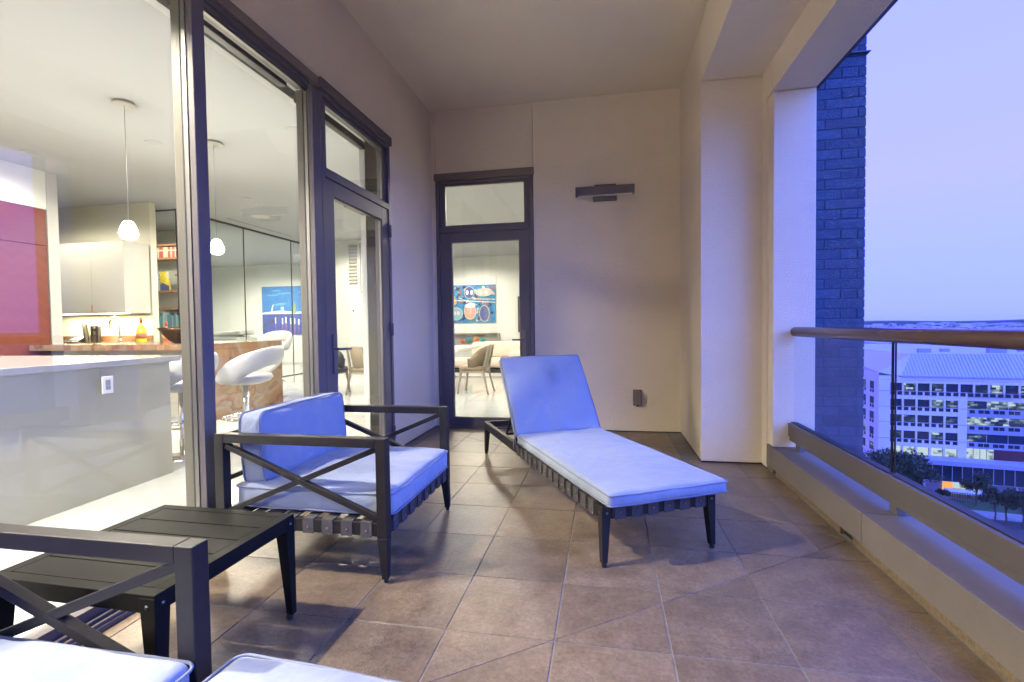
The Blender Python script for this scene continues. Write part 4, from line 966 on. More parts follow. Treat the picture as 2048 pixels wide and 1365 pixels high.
# ---- wall niche shelf with round ceramics
ns_ = empty('wall_niche', 'long recessed wall shelf under the colourful painting', 'shelf', (-5.6, 15.45, 0.60))
MB().box(0, 2.22, 0, 0.28, 0.0, 0.04).box(0, 2.22, 0, 0.28, 0.36, 0.39).build('shelf_board', M['pale_wood'], ns_)
MB().box(0, 2.22, 0.25, 0.28, 0.04, 0.36).build('shelf_back', M['lacquer'], ns_)
MB().box(2.20, 2.24, 0, 0.28, 0.04, 0.36).build('shelf_end', M['pale_wood'], ns_)
for i, (px, rr, c, nmz) in enumerate(((925, 0.085, (0.40, 0.10, 0.05), 'small red'), (937, 0.12, (0.05, 0.22, 0.25), 'large teal'), (952, 0.12, (0.45, 0.20, 0.08), 'large orange'), (965, 0.10, (0.04, 0.25, 0.22), 'dark green'))):
    p = at(px, 680, 'Y', 15.5)
    t = empty('ceramic_disc', nmz + ' round ceramic plate standing on the wall shelf', 'plate', (p.x, 15.5, 0.64))
    MB().lathe([(0.0, 0.0), (rr * 0.5, 0.004), (rr, -0.02), (rr * 0.98, -0.026), (rr * 0.5, -0.004), (0.0, -0.006)], (0, 0.05, rr), 20, 'Y').build('plate_body', mat('glaze', c, 0.3, var=0.3, vscale=14), t, smooth=True)
    MB().lathe([(rr * 0.55, -0.008), (rr * 0.35, -0.010), (0.0, -0.010)], (0, 0.045, rr), 16, 'Y').build('plate_centre', mat('glaze', tuple(v * 0.6 for v in c), 0.3), t, smooth=True)

# ---- dining room behind the end door
dt = empty('dining_table', 'white topped dining table seen through the end door', 'table', (-3.35, 9.6, 0))
MB().box(-1.4, 0.66, -0.85, 0.9, 0.735, 0.79).build('tabletop', mat('table_top', (0.72, 0.66, 0.57), 0.3), dt, bev=0.005)
for x in (-1.1, 0.2): MB().tube([(x, 0, 0.0), (x, 0, 0.735)], 0.035, 12).build('leg', M['chrome'], dt, smooth=True)
def make_dchair(x, y, rz, label, m1, m2=None):
    t = empty('dining_chair', label, 'dining chair', (x, y, 0), rz, 'dining chairs')
    wd = M['pale_wood']
    for sx, sy in ((0.22, 0.20), (0.22, -0.20)):
        MB().beam((sx + 0.04, sy * 1.15, 0.0), (sx - 0.02, sy, 0.42), 0.026, 0.026, w2=0.045, h2=0.04).build('leg', wd, t, bev=0.004)
    for sy in (0.19, -0.19):
        MB().beam((-0.30, sy * 1.15, 0.0), (-0.20, sy, 0.42), 0.026, 0.026, w2=0.045, h2=0.04).build('leg', wd, t, bev=0.004)
        MB().beam((-0.20, sy, 0.40), (-0.31, sy * 0.9, 0.87), 0.04, 0.04, w2=0.03, h2=0.025).build('back_post', wd, t, bev=0.004)
    MB().box(-0.21, 0.21, -0.20, 0.20, 0.37, 0.41).build('seat_frame', wd, t, bev=0.004)
    s = cushion('seat', t, (0.48, 0.44, 0.08), (0.0, 0, 0.45), r=0.03, puff=0.02, m=m1, pipe=False)
    vs = []; fs = []; n = 16
    for i in range(n + 1):
        a = radians(-105 + 210 * i / n); k = max(0, cos(a)) ** 0.7
        for r_, z_ in ((0.235, 0.42), (0.265, 0.62 + 0.0 * k), (0.27 + 0.05 * k, 0.64 + 0.24 * k), (0.255 + 0.05 * k, 0.64 + 0.24 * k), (0.245, 0.60), (0.215, 0.44)):
            vs.append((-cos(a) * r_, sin(a) * r_ * 0.95, z_))
    for i in range(n):
        for k in range(6): fs.append((i * 6 + k, i * 6 + (k + 1) % 6, (i + 1) * 6 + (k + 1) % 6, (i + 1) * 6 + k))
    fs += [tuple(range(6)), tuple(range(n * 6, n * 6 + 6))[::-1]]
    MB().add(vs, fs).build('shell', m1 if m2 is None else m2, t, smooth=True)
    return t
make_dchair(-2.33, 8.66, radians(178), 'tan leather dining chair in profile just behind the end door', M['tan'])
make_dchair(-4.30, 8.35, radians(75), 'tan dining chair seen from behind through the side door', M['tan'])
make_dchair(-4.95, 8.25, radians(95), 'dark blue grey dining chair at the left edge of the side door glass', M['grey_uph'])
sf = empty('sofa', 'pale low sofa along the far room behind the dining table', 'sofa', (-3.8, 12.2, 0))
MB().box(-0.6, 2.9, 0.0, 1.1, 0.0, 0.10).build('plinth', M['black'], sf)
cushion('seat_cushion', sf, (3.4, 0.95, 0.22), (1.15, 0.55, 0.24), r=0.06, puff=0.02, m=M['sofa'], pipe=False)
cushion('seat_cushion', sf, (1.4, 0.9, 0.22), (2.1, 0.52, 0.44), r=0.06, puff=0.03, m=M['sofa'], pipe=False)
cushion('back_cushion', sf, (2.6, 0.28, 0.42), (1.5, 0.98, 0.56), r=0.08, puff=0.02, m=M['sofa'], pipe=False)
rg = empty('rug', 'thin grey rug in front of the sofa', 'rug', (-4.4, 11.3, 0.002))
MB().box(0, 3.4, 0, 2.6, 0, 0.012).build('pile', mat('grey_rug', (0.26, 0.25, 0.23), 0.95, var=0.2, vscale=20), rg)
MB().box(-0.02, 3.42, -0.02, 0.0, 0, 0.011).box(-0.02, 3.42, 2.6, 2.62, 0, 0.011).build('binding', M['grey_uph'], rg)
tvp = at(1035, 593, 'Y', 15.6); tvq = at(1042, 665, 'Y', 15.6)
tv = empty('television', 'dark wall mounted television at the right edge of the end door glass', 'television', (tvp.x, 15.62, 0))
MB().box(0, 1.3, 0.0, 0.08, tvq.z, tvp.z).build('bezel', M['black'], tv)
MB().box(0.06, 1.26, -0.004, -0.0005, tvq.z + 0.06, tvp.z - 0.06).build('screen', mat('tv_screen', (0.16, 0.08, 0.07), 0.1), tv)
spk = empty('ceiling_speaker', 'round flush ceiling speaker seen through the side door', 'speaker', (-5.47, 9.8, ZI))
MB().lathe([(0.0, -0.004), (0.17, -0.004), (0.18, 0.0)], n=28).build('grille', mat('speaker_grille', (0.55, 0.53, 0.48), 0.8), spk)
MB().lathe([(0.18, -0.006), (0.19, 0.0)], n=28).build('rim', M['white_ceiling'], spk)
spk2 = empty('ceiling_speaker', 'round flush ceiling speaker just right of the second pendant', 'speaker', (-6.9, 9.0, ZI))
MB().lathe([(0.0, -0.004), (0.17, -0.004), (0.18, 0.0)], n=28).build('grille', mat('speaker_grille', (0.55, 0.53, 0.48), 0.8), spk2)
# inner partition wall with thermostat, shutters and picture (seen through the side door)
struct('hall_wall', MB().box(-7.6, -5.70, 12.0, 12.15, 0, ZI - 0.002), wm)
struct('hall_column', MB().box(-5.70, -5.25, 11.2, 12.15, 0, ZI - 0.002), M['lacquer'])
th = at(707, 622, 'Y', 11.98)
tt = empty('thermostat', 'small round white thermostat with dark centre on the hall wall', 'thermostat', (th.x, 12.0, th.z))
MB().lathe([(0.0, -0.03), (0.06, -0.03), (0.065, 0.0)], n=24, axis='Y').build('ring', M['plate'], tt)
MB().lathe([(0.0, -0.034), (0.03, -0.034), (0.03, -0.031)], n=20, axis='Y').build('display', M['black'], tt)
pf1, pf2 = at(719, 487, 'Y', 11.98), at(742, 585, 'Y', 11.98)
pc = empty('framed_picture', 'thin framed pale picture on the hall wall beside the column', 'picture', (pf1.x, 12.0, pf2.z))
wd_, hd_ = pf2.x - pf1.x, pf1.z - pf2.z
MB().box(0, wd_, -0.02, 0, 0, 0.02).box(0, wd_, -0.02, 0, hd_ - 0.02, hd_).box(0, 0.02, -0.02, 0, 0.02, hd_ - 0.02).box(wd_ - 0.02, wd_, -0.02, 0, 0.02, hd_ - 0.02).build('frame', M['rivet'], pc)
MB().box(0.02, wd_ - 0.02, -0.01, -0.002, 0.02, hd_ - 0.02).build('print', mat('pale_print', (0.72, 0.68, 0.58), 0.5, var=0.12, vscale=6), pc)
sh1, sh2 = at(697, 490, 'Y', 11.98), at(715, 570, 'Y', 11.98)
sh = empty('shutter', 'bright louvred window shutter on the hall wall', 'shutter', (sh1.x, 12.0, sh2.z))
hs_ = sh1.z - sh2.z; ws_ = sh2.x - sh1.x
for k in range(12): MB().beam((0, -0.03, (k + 0.5) * hs_ / 12), (ws_, -0.03, (k + 0.5) * hs_ / 12), 0.05, 0.012, up=(0, 0.5, 1)).build('louvre', M['quartz'], sh)
MB().box(0, ws_, -0.006, -0.001, 0, hs_).build('backing', M['plaster_grey'], sh)
# white lounge chairs behind the partition
lg = empty('lounge_bench', 'low white upholstered bench with folded cushions behind the bar', 'bench', (-8.9, 10.0, 0))
MB().box(-0.7, 0.6, 0, 0.8, 0.0, 0.85).build('bench_base', M['white_leather'], lg, bev=0.03)
cushion('seat_cushion', lg, (1.1, 0.7, 0.16), (-0.05, 0.4, 0.95), r=0.06, puff=0.03, m=M['white_leather'], pipe=False)
cushion('folded_throw', lg, (0.9, 0.5, 0.10), (0.10, 0.35, 1.10), r=0.04, puff=0.02, m=M['white_leather'], pipe=False, rot=(0, radians(-4), 0))

# ------------------------------------------------------------------ outdoors
GZ = -35.0
gm_ = mat('far_ground', (0.07, 0.085, 0.06), 0.95, col2=(0.16, 0.15, 0.13), vscale=0.012, detail=10)
MBg = MB(); R0 = 14000; n = 64
MBg.add([(R0 * cos(2 * pi * k / n), R0 * sin(2 * pi * k / n), GZ) for k in range(n)], [tuple(range(n))])
kind(MBg.build('ground', gm_), 'structure')
TD_ = Vector((0.983, -0.183, 0)).normalized(); ND_ = Vector((0.183, 0.983, 0)).normalized()
rzb = math.atan2(TD_.y, TD_.x)
def plane_hit(px, py, O, nrm_):
    d = ray(px, py); t = (Vector(O) - CAM).dot(nrm_) / d.dot(nrm_); return CAM + d * t
# street and yard
def strip(name, dist, depth, z, m, k='structure', x0=-40, x1=160):
    c = Vector((0, 0, 0)) + ND_ * dist
    p = [c + TD_ * x0, c + TD_ * x1, c + TD_ * x1 + ND_ * depth, c + TD_ * x0 + ND_ * depth]
    o = MB().add([(q.x, q.y, z) for q in p], [(0, 1, 2, 3)]).build(name, m); kind(o, k); return o
strip('road', 82, 31, GZ + 0.02, mat('asphalt', (0.055, 0.055, 0.058), 0.8, var=0.2, vscale=0.6))
strip('pavement', 113.2, 4.5, GZ + 0.14, mat('pavement', (0.30, 0.28, 0.26), 0.85, var=0.15, vscale=0.8))
strip('lawn', 117.8, 5.6, GZ + 0.10, mat('lawn', (0.05, 0.09, 0.03), 0.95, var=0.3, vscale=1.0))
strip('forecourt', 123.5, 30, GZ + 0.12, mat('forecourt', (0.26, 0.25, 0.24), 0.85, var=0.1, vscale=0.4))
lm = MB()
for k in range(24):
    c = ND_ * 98 + TD_ * (-20 + k * 7); lm.box(0, 0, 0, 0, 0, 0) if 0 else None
    a = c; b = c + TD_ * 3; e = ND_ * 0.15
    lm.add([(a.x, a.y, GZ + 0.03), (b.x, b.y, GZ + 0.03), (b.x + e.x, b.y + e.y, GZ + 0.03), (a.x + e.x, a.y + e.y, GZ + 0.03)], [(0, 1, 2, 3)])
rm = lm.build('road_marking', mat('road_paint', (0.7, 0.7, 0.65), 0.7)); kind(rm, 'structure')

# main office building -------------------------------------------------
OB = Vector((63.3, 120.4, 0)); 
def hit(px, py): 
    p = plane_hit(px, py, OB, ND_); q = p - OB
    return q.dot(TD_), p.z
ofb = empty('office_building', 'pale panelled office building with a grey standing seam roof across the street', 'building', (OB.x, OB.y, GZ), rzb)
wmat = mat('facade_panel', (0.80, 0.74, 0.68), 0.8, var=0.04, vscale=0.3)
wmat2 = mat('facade_panel_blue', (0.36, 0.36, 0.42), 0.7, var=0.04, vscale=0.3)
gdark = mat('office_glass', (0.02, 0.035, 0.05), 0.12, spec=0.8)
def litmat(name, seed, st, dens):
    m = bpy.data.materials.new(name); m.use_nodes = True; n_ = m.node_tree; L = n_.links; b = n_.nodes["Principled BSDF"]
    b.inputs['Base Color'].default_value = (0.02, 0.03, 0.04, 1); b.inputs['Roughness'].default_value = 0.15
    g = n_.nodes.new("ShaderNodeNewGeometry"); mp = n_.nodes.new("ShaderNodeMapping"); mp.inputs['Location'].default_value = (seed * 3.7, seed * 1.3, seed); mp.inputs['Scale'].default_value = (1.1, 1.1, 1.9)
    L.new(g.outputs['Position'], mp.inputs[0])
    br_ = n_.nodes.new("ShaderNodeTexBrick"); br_.inputs['Scale'].default_value = 1.0; br_.inputs['Brick Width'].default_value = 1.3; br_.inputs['Row Height'].default_value = 0.42; br_.inputs['Mortar Size'].default_value = 0.02
    br_.inputs['Color1'].default_value = (0, 0, 0, 1); br_.inputs['Color2'].default_value = (1, 1, 1, 1); br_.inputs['Mortar'].default_value = (0.1, 0.1, 0.1, 1); br_.offset_frequency = 3
    sx = n_.nodes.new("ShaderNodeSeparateXYZ"); cx_ = n_.nodes.new("ShaderNodeCombineXYZ"); L.new(g.outputs['Position'], sx.inputs[0])
    L.new(sx.outputs[0], cx_.inputs[0]); L.new(sx.outputs[2], cx_.inputs[1]); ad_ = n_.nodes.new("ShaderNodeVectorMath"); ad_.operation = 'ADD'; ad_.inputs[1].default_value = (seed * 7.3, seed * 3.1, 0)
    L.new(cx_.outputs[0], ad_.inputs[0]); L.new(ad_.outputs[0], br_.inputs[0])
    bn_ = n_.nodes.new("ShaderNodeTexNoise"); bn_.inputs['Scale'].default_value = 0.55; bn_.inputs['Detail'].default_value = 2; L.new(ad_.outputs[0], bn_.inputs[0])
    av_ = n_.nodes.new("ShaderNodeMath"); av_.operation = 'MULTIPLY_ADD'; av_.inputs[1].default_value = 0.45; L.new(br_.outputs[0], av_.inputs[0]); L.new(bn_.outputs[0], av_.inputs[2])
    cr = n_.nodes.new("ShaderNodeValToRGB"); e = cr.color_ramp.elements
    p0_ = 0.95 - dens * 0.55
    e[0].position = max(0.0, p0_ - 0.12); e[0].color = (0.010, 0.018, 0.022, 1); e[1].position = min(0.99, p0_ + 0.22); e[1].color = (0.80, 0.98, 0.88, 1)
    q = e.new(p0_ + 0.02); q.color = (0.12, 0.20, 0.19, 1)
    L.new(av_.outputs[0], cr.inputs[0])
    L.new(cr.outputs[0], b.inputs['Emission Color']); b.inputs['Emission Strength'].default_value = st
    return m
lits = [litmat('office_lit_a', 1, 0.42, 0.45), litmat('office_lit_b', 2, 0.28, 0.25), litmat('office_lit_c', 3, 0.42, 1.0)]
cols_px = [1819.7, 1847.9, 1876.5, 1905.8, 1935, 1965, 1994.5, 2024]
cols = [hit(x, 790)[0] for x in cols_px]; ds = (cols[-1] - cols[0]) / 7
cols = [cols[0] + i * ds for i in range(-1, 18)]
cols = [cols[0]] + cols[1:]
tops_px = [768.5, 801.5, 833.3, 866.3, 898.5]; bots_px = [784.9, 816.9, 849, 882.6, 915.5]
rows = [(hit(1900, a)[1] - GZ, hit(1900, b)[1] - GZ) for a, b in zip(tops_px, bots_px)]
eave = hit(1900, 754)[1] - GZ
sL = hit(1757, 820)[0]; sE = cols[-1] + 3
sRib = hit(1934, 850)[0]
ww_ = 2.1; vh = 0.72
wall = MB()
# spandrels
zs = [(eave, rows[0][0])] + [(rows[i][1], rows[i + 1][0]) for i in range(4)] + [(rows[4][1], 0.0)]
wall.box(sL, sE, 0.5, 1.2, 0, eave)        # backing plane behind everything
for i, (za, zb) in enumerate(zs):
    xr = sE if i in (0,) else sRib
    if i == 0: wall.box(sL, xr, 0, 0.5, za - 0.9, za).box(sL, xr, 0.0, 0.5, zb, za - 0.95)
    elif i == 5: wall.box(sL, xr, 0, 0.5, zb, za)
    else:
        zv = za - 0.12 - vh
        wall.box(sL, xr, 0, 0.5, zb, zv - 0.0)
        wall.box(sL, xr, 0, 0.5, za - 0.12, za)
        xs_ = [sL] + [v for c_ in cols for v in (c_ - ww_ / 2 + 0.0, c_ - ww_ / 2 + 0.85, c_ + ww_ / 2 - 0.85, c_ + ww_ / 2) if c_ + 1.2 < xr] 
        xs_ = xs_ + [xr]
        for k in range(0, len(xs_) - 1, 2): wall.box(xs_[k], xs_[k + 1], 0.0, 0.5, zv, za - 0.12)
for r_i, (zt, zb) in enumerate(rows):
    lim = sE if r_i == 0 else sRib
    xs_ = [sL] + [v for c_ in cols for v in (c_ - ww_ / 2, c_ + ww_ / 2) if c_ + 1.2 < lim] + [lim]
    if r_i == 0:
        zv = zb - 0.12 - vh
    for k in range(0, len(xs_) - 1, 2): wall.box(xs_[k], xs_[k + 1], 0.0, 0.5, zb, zt)
wall.build('wall', wmat, ofb)
wmesh = {}
for r_i, (zt, zb) in enumerate(rows):
    for c_ in cols:
        if r_i > 0 and c_ + 1.2 > sRib: continue
        if c_ > cols[12]: continue
        h_ = zt - zb
        k = random.random(); mt = lits[2] if r_i == 4 else (lits[0] if k < 0.18 else lits[1] if k < 0.42 else gdark)
        key = (r_i, mt.name)
        if key not in wmesh:
            wmesh[key] = (MB().box(-ww_ / 2, ww_ / 2, 0.30, 0.34, 0, h_).mesh('window', mt), MB().box(-ww_ / 2, ww_ / 2, 0.26, 0.30, 0, 0.07).box(-ww_ / 2, -ww_ / 2 + 0.07, 0.26, 0.30, 0.07, h_).box(ww_ / 2 - 0.07, ww_ / 2, 0.26, 0.30, 0.07, h_).mesh('frame', M['frame']))
        o = bpy.data.objects.new('window', wmesh[key][0]); COL.objects.link(o); o.parent = ofb; o.location = (c_, 0, zb)
        f_ = bpy.data.objects.new('frame', wmesh[key][1]); COL.objects.link(f_); f_.parent = o
        if r_i < 4:
            for dx in (-ww_ / 2 + 0.425, ww_ / 2 - 0.425):
                if 'vent' not in wmesh: wmesh['vent'] = MB().box(-0.425, 0.425, 0.15, 0.2, 0, vh).mesh('vent_window', gdark)
                v = bpy.data.objects.new('vent_window', wmesh['vent']); COL.objects.link(v); v.parent = ofb; v.location = (c_ + dx, 0.35 if r_i == 0 else 0.05, zb - 0.12 - vh)
                if r_i == 0: v.location.y = -0.21
# ribbon window bay on the right, set back
rib = MB(); 
for i in range(1, 4):
    zt, zb = rows[i]
    rib.box(sRib, sE, 0.42, 0.9, rows[i + 1][0] if i < 3 else rows[4][0] + 0.3, zb)
rib.build('spandrel_band', wmat2, ofb)
for i in range(1, 4):
    zt, zb = rows[i]
    nb = 10; wd = (sE - sRib) / nb
    for k in range(nb):
        mt = (lits[0] if i < 3 and random.random() < 0.75 else lits[1]) if random.random() < 0.8 else gdark
        if i == 3: mt = lits[1] if random.random() < 0.5 else gdark
        MB().box(sRib + k * wd + 0.05, sRib + (k + 1) * wd - 0.05, 0.55 - 0.1, 0.6, zb + 0.0, zt).build('ribbon_window', mt, ofb)
    for k in range(14):
        c_ = sRib + 1.0 + k * ds / 2
        v = bpy.data.objects.new('vent_window', wmesh['vent']); COL.objects.link(v); v.parent = ofb; v.location = (c_ + (0.25 if k % 2 else 0.0), 0.26, zb - 0.25 - vh)
zt, zb = rows[4]
zt += 0.3
MB().box(sRib + 0.05, sRib + 4.6, 0.40, 0.48, zb, zt).build('ribbon_window', lits[2], ofb)
for k in range(3): MB().box(sRib + 1.2 + k * 1.1, sRib + 1.28 + k * 1.1, 0.34, 0.40, zb, zt).build('mullion', M['frame'], ofb)
MB().box(sRib + 4.6, sE, 0.40, 0.48, zb, zt).build('loggia_wall', mat('dark_red_wall', (0.10, 0.025, 0.03), 0.8), ofb)
# roof
rz0, rz1, rd = eave, eave + 4.6, 4.6
sH = hit(1803, 753)[0]; sT = hit(1835, 730)[0] + 0.3
roof = MB().add([(sH, 0, rz0), (sE, 0, rz0), (sE, rd, rz1), (sT, rd, rz1)], [(0, 1, 2, 3)]).add([(sT, rd, rz1), (sE, rd, rz1), (sE, 60, rz1), (sT - 14, 60, rz1)], [(0, 1, 2, 3)])
roof.box(sH, sE, -0.25, -0.02, rz0 - 0.25, rz0 + 0.05)
ro = roof.build('roof', mat('blue_grey_roof', (0.42, 0.42, 0.46), 0.45, var=0.05, vscale=0.15), ofb)
sm = MB(); k = 0
while sH + 0.6 + k * 0.62 < sE - 1:
    x = sH + 0.6 + k * 0.62; f0 = max(0.0, 0.0); lim = min(1.0, (x - sH) / (sT - sH))
    sm.beam((x, 0.0, rz0 + 0.03), (x, rd * lim, rz0 + 4.6 * lim + 0.03), 0.05, 0.08); k += 1
sm.build('standing_seam', mat('seam', (0.34, 0.34, 0.38), 0.5), ro)
for x_, y_, w_, h_ in ((sT + 3, 9, 2.2, 0.9), (sT + 9, 14, 1.4, 0.7), (sT + 16, 10, 3.0, 1.2), (sT + 24, 16, 1.8, 0.9)):
    MB().box(x_, x_ + w_, y_, y_ + 1.6, rz1, rz1 + h_).build('roof_unit', wmat2, ro)
# left roof slope and side wing receding
afterglow_roof = mat('side_roof', (0.56, 0.46, 0.46), 0.7, var=0.03, vscale=0.2)  # pink glow from the western sky is put into this slope's colour
cxl = sL
sw = MB()
wx = Vector((-0.12, 1.0, 0)).normalized()
def wing(d, z, out_=0.0): return (cxl + wx.x * d - out_, wx.y * d, z)
zwt = hit(1757, 745)[1] - GZ; zwb = 0.0
wing_m = MB().add([wing(0, 0), wing(40, 0), wing(40, zwt), wing(0, zwt)], [(0, 1, 2, 3)]); wing_m.build('side_wall', mat('side_facade', (0.78, 0.66, 0.62), 0.8, var=0.03, vscale=0.3), ofb)
MB().add([wing(0, zwt), wing(40, zwt), (sT - 12, 44, rz1), (sT, rd, rz1), (sH, 0, rz0), (sH, 0, rz0 - 0.3)], [(0, 1, 2, 3), (0, 3, 4, 5)]).build('side_roof', afterglow_roof, ofb)
for r_i, (zt, zb) in enumerate(rows):
    for d in (2.2, 6.2, 10.2):
        q = MB(); a = wing(d, zb, 0.03); b = wing(d + 2.0, zb, 0.03)
        q.add([a, b, (b[0], b[1], zt), (a[0], a[1], zt)], [(0, 1, 2, 3)]); q.build('window', gdark if (r_i + int(d)) % 3 else lits[1], ofb)
        if r_i < 4:
            for e0 in (0.0, 1.15):
                a = wing(d + e0, 0, 0.03); b = wing(d + e0 + 0.85, 0, 0.03)
                MB().add([(a[0], a[1], zb - 0.84), (b[0], b[1], zb - 0.84), (b[0], b[1], zb - 0.12), (a[0], a[1], zb - 0.12)], [(0, 1, 2, 3)]).build('vent_window', gdark, ofb)
# facade joint lines
for (zt, zb) in rows[:4]:
    MB().box(sL, sRib, -0.015, -0.001, zb - 0.10, zb - 0.04).build('string_course', gdark, ofb)

# glass pavilion in front ---------------------------------------------
PO = ND_ * 126.2
def phit(px, py, dist):
    p = plane_hit(px, py, ND_ * dist, ND_); return p.dot(TD_), p.z
pv = empty('glass_pavilion', 'low dark glass pavilion with white mullions in front of the office building', 'building', tuple((ND_ * 126.2)[:2]) + (GZ,), rzb)
p0, pz = phit(1845, 922, 126.2); p1 = phit(2048, 930, 126.2)[0] + 25
topz = phit(1950, 926, 126.2)[1] - GZ; 
MB().box(p0, p1, 0.0, 0.1, 3.0, topz - 0.9).build('glass_wall', gdark, pv)
MB().box(p0 - 0.3, p1, -0.5, 3.6, topz - 0.9, topz).build('roof_slab', wmat2, pv)
MB().box(p0, p1, 3.0, 3.2, 0, 3.0).build('ground_wall', wmat2, pv)
MB().box(p0, p1, 0.1, 3.0, 2.9, 3.0).build('soffit', wmat, pv)
mp_ = MB().box(-0.05, 0.05, -0.15, 0.0, 0.0, topz - 3.9).mesh('mullion', mat('white_mullion', (0.36, 0.36, 0.42), 0.5))
k = 0
while p0 + k * 1.65 < p1:
    o = bpy.data.objects.new('mullion', mp_); COL.objects.link(o); o.parent = pv; o.location = (p0 + k * 1.65, 0, 3.0); k += 1
for k in range(5): MB().lathe([(0.22, 0), (0.22, 3.0)], (p0 + 0.4 + k * 7.5, 0.3, 0), 14).build('column', wmat2, pv, smooth=True)
e0, e1 = phit(1897, 985, 126.2)[0], phit(1945, 985, 126.2)[0]
MB().box(e0, e1 + 2.5, 2.85, 2.95, 0.2, 2.8).build('lit_entrance', lits[2], pv)
MB().box(e0, e0 + 1.7, 2.7, 2.82, 0.2, 2.8).build('orange_door', emis('orange_lobby', (0.9, 0.35, 0.08), 0.8), pv)
a0, a1_ = phit(1897, 996, 124.9)[0], phit(2010, 996, 124.9)[0]
aw = empty('canopy', 'long white canopy over the pavilion entrance', 'canopy', tuple((ND_ * 124.9)[:2]) + (GZ,), rzb)
MB().box(a0, a1_, -0.8, 2.3, 1.15, 1.32).build('canopy_roof', mat('white_canopy', (0.8, 0.8, 0.78), 0.6), aw)
for k in range(6): MB().lathe([(0.06, 0), (0.06, 1.15)], (a0 + 0.3 + k * (a1_ - a0 - 0.6) / 5, 0.4, 0), 8).build('post', M['frame'], aw)
fe = empty('picket_fence', 'dark metal picket fence along the pavement', 'fence', tuple((ND_ * 123.3)[:2]) + (GZ,), rzb)
f0, f1 = phit(1870, 1010, 123.3)[0], phit(2048, 1010, 123.3)[0] + 12
MB().box(f0, f1, -0.02, 0.02, 1.55, 1.62).box(f0, f1, -0.02, 0.02, 0.25, 0.31).build('rail', M['black'], fe)
pm_ = MB().box(-0.025, 0.025, -0.025, 0.025, 0.1, 1.85).mesh('picket', M['black'])
k = 0
while f0 + k * 0.4 < f1 and k < 110:
    o = bpy.data.objects.new('picket', pm_); COL.objects.link(o); o.parent = fe; o.location = (f0 + k * 0.4, 0, 0); k += 1

# trees ----------------------------------------------------------------
leafm = mat('leaves', (0.055, 0.085, 0.03), 0.7, col2=(0.02, 0.035, 0.015), vscale=0.8)
barkm = mat('bark', (0.10, 0.075, 0.055), 0.9, var=0.3, vscale=3)
def tree(label, base, hgt, cr, nleaf, seed, leaf=0.35):
    rn = random.Random(seed); t = empty('street_tree', label, 'tree', base, 0, 'trees along the street')
    tk = MB().tube([(0, 0, 0), (rn.uniform(-.1, .1), rn.uniform(-.1, .1), hgt * 0.3), (rn.uniform(-.3, .3), rn.uniform(-.3, .3), hgt * 0.6)], [hgt * 0.022, hgt * 0.017, hgt * 0.01], 8)
    cl = []
    for i in range(9):
        a = rn.uniform(0, 2 * pi); r = cr * rn.uniform(0.25, 0.75); z = hgt * rn.uniform(0.52, 0.88); c = (r * cos(a), r * sin(a), z); cl.append((c, cr * rn.uniform(0.32, 0.5)))
        tk.tube([(0, 0, hgt * rn.uniform(0.3, 0.55)), (c[0] * 0.5, c[1] * 0.5, z * 0.85), c], [hgt * 0.009, hgt * 0.006, 0.02], 5)
    tk.build('trunk', barkm, t)
    mb = MB()
    for i in range(nleaf):
        c, r = rn.choice(cl); d = Vector((rn.gauss(0, 1), rn.gauss(0, 1), rn.gauss(0, 0.75))).normalized() * r * rn.uniform(0.45, 1.05); p = Vector(c) + d
        a = Vector((rn.gauss(0, 1), rn.gauss(0, 1), rn.gauss(0, 1))).normalized(); b = a.cross(Vector((rn.gauss(0, 1), rn.gauss(0, 1), rn.gauss(0, 1)))).normalized(); s = leaf * rn.uniform(0.5, 1.1)
        mb.add([p + a * s, p + b * s * 0.6, p - a * s, p - b * s * 0.6], [(0, 1, 2, 3)])
    mb.build('crown', leafm, t)
def gp_(px, py, dist): 
    p = plane_hit(px, py, ND_ * dist, ND_); return (p.x, p.y, GZ)
for i, (px, d_, hh, cr_, lab) in enumerate(((1766, 117, 11.0, 4.2, 'large dark tree left of the railing post, nearest the brick pillar'), (1806, 118, 10.2, 4.0, 'large dark tree just right of the railing post'), (1842, 120, 7.6, 3.0, 'broad dark tree in front of the pavilion corner'),
                                            (1953, 121, 6.6, 2.5, 'dark street tree left of the canopy end'), (1990, 111, 6.6, 2.3, 'slim street tree with bare trunk, left of the pair at the frame edge'), (2014, 112, 7.0, 2.4, 'slim street tree with bare trunk, right of the pair at the frame edge'), (2047, 110, 7.4, 2.7, 'street tree cut by the right edge of the picture'),
                                            (2085, 112, 7.2, 2.6, 'street tree beyond the right edge'), (1884, 122, 2.6, 1.2, 'small rounded tree before the lit entrance'))):
    tree(lab, gp_(px, 1000, d_), hh, cr_, 3200 if hh > 9 else 2000, 50 + i, 0.30 if hh > 9 else 0.22)

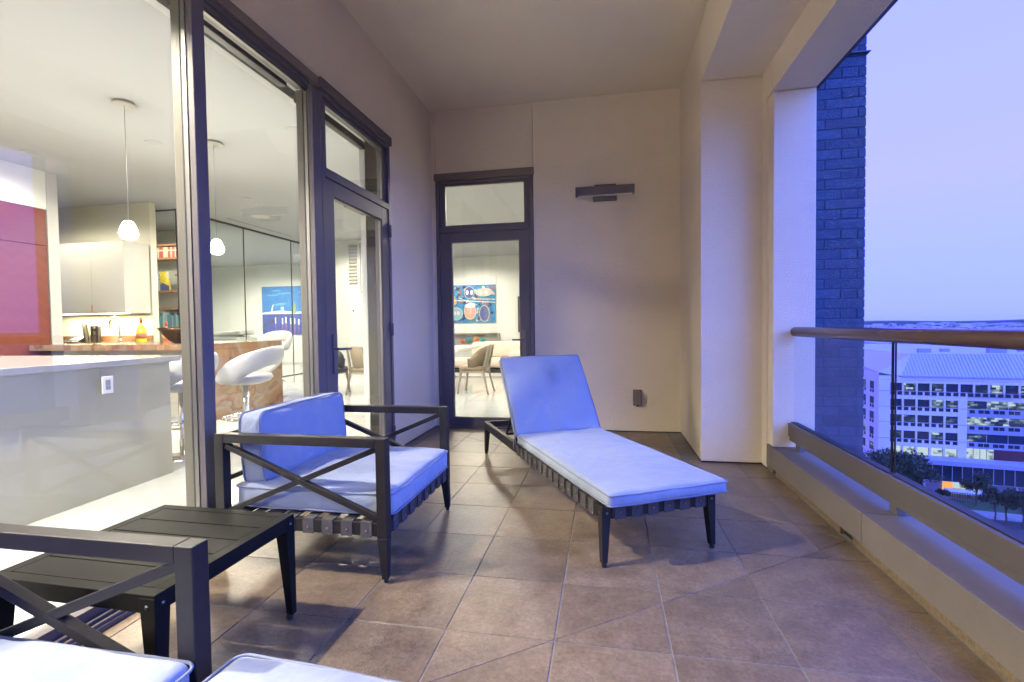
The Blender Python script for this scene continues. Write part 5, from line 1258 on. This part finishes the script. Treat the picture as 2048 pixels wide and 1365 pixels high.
# distant city ---------------------------------------------------------
rn = random.Random(12)
def polar(px, D):
    d = ray(px, 645); v = Vector((d.x, d.y)).normalized() * D; return v
cm = mat('distant_building_wall', (0.46, 0.42, 0.42), 0.8, var=0.35, vscale=0.01)
cityb = MB()
for i in range(900):
    D = 420 * (16 ** rn.random()); v = polar(rn.uniform(1600, 2500), D)
    if D < 600 : continue
    w_, d_, h_ = rn.uniform(12, 60) * (1 + D / 5000), rn.uniform(12, 40), rn.uniform(4, 11) * (1 + D / 9000)
    cityb.box(v.x, v.x + w_, v.y, v.y + d_, GZ, GZ + h_)
kind(cityb.build('distant_city', cm), 'stuff')
tr = MB()
for i in range(5200):
    D = 300 * (22 ** rn.random()); v = polar(rn.uniform(1500, 2700), D); s = rn.uniform(4, 9) * (1 + D / 4500); h_ = rn.uniform(5, 10) * (1 + D / 14000)
    if D < 420 and rn.random() < 0.5: continue
    z0 = GZ
    vs = [(v.x + s * cos(a) * rn.uniform(.7, 1.2), v.y + s * sin(a), z0 + h_ * 0.45) for a in (0, 1.05, 2.1, 3.14, 4.2, 5.2)]
    tr.add(vs + [(v.x + rn.uniform(-1, 1), v.y, z0 + h_), (v.x, v.y, z0)], [(k, (k + 1) % 6, 6) for k in range(6)] + [((k + 1) % 6, k, 7) for k in range(6)])
kind(tr.build('distant_trees', mat('distant_foliage', (0.045, 0.07, 0.04), 0.9, var=0.4, vscale=0.02)), 'stuff')
hl = MB()
for D, hmax in ((6800, 36), (10500, 56)):
    pts = []
    for k in range(120):
        a = radians(-10 + k * 0.9); pts.append((D * sin(a), D * cos(a), GZ + hmax * (0.7 + 0.3 * sin(k * 0.37) * cos(k * 0.13) + 0.08 * rn.random())))
    vs = [(x, y, GZ - 2) for x, y, z in pts] + [(x * 1.0, y * 1.0, z) for x, y, z in pts] + [(x * 1.12, y * 1.12, GZ - 2) for x, y, z in pts]
    n = len(pts); hl.add(vs, [(i, i + 1, n + i + 1, n + i) for i in range(n - 1)] + [(n + i, n + i + 1, 2 * n + i + 1, 2 * n + i) for i in range(n - 1)])
kind(hl.build('hills', mat('wooded_hills', (0.05, 0.075, 0.05), 0.9, var=0.3, vscale=0.01)), 'structure')
# mid-distance low buildings right behind the office roof
for i, (px, D, w_, d_, h_, lab) in enumerate(((1700, 420, 90, 40, 12, 'long low white roofed building beyond the office roof at the left'), (1800, 560, 60, 30, 11, 'low pale building with dark window band beyond the roof ridge'), (1905, 640, 110, 50, 9, 'wide pale warehouse beyond the office roof at the right'), (2040, 760, 120, 40, 12, 'long pale building near the right edge under the handrail'))):
    v = polar(px, D); t = empty('low_building', lab, 'building', (v.x, v.y, GZ), rzb)
    MB().box(0, w_, 0, d_, 0, h_).build('wall', wmat, t); MB().box(-0.5, w_ + 0.5, -0.5, d_ + 0.5, h_, h_ + 0.8).build('roof', mat('pale_roof', (0.55, 0.53, 0.52), 0.7), t)
    MB().box(1, w_ - 1, -0.3, -0.05, h_ * 0.55, h_ * 0.8).build('window_band', gdark, t)

# ---- air: thin dusk haze over the city
hz = MB().box(-6000, 14500, -3000, 14500, GZ - 1.5, 60).build('haze', None); kind(hz, 'stuff')
hm = bpy.data.materials.new('haze'); hm.use_nodes = True; hn = hm.node_tree; hn.nodes.clear()
ho = hn.nodes.new("ShaderNodeOutputMaterial"); hv = hn.nodes.new("ShaderNodeVolumePrincipled"); hv.inputs['Density'].default_value = 0.000026; hv.inputs['Color'].default_value = (0.85, 0.88, 0.95, 1)
hn.links.new(hv.outputs[0], ho.inputs['Volume']); hz.data.materials.append(hm)
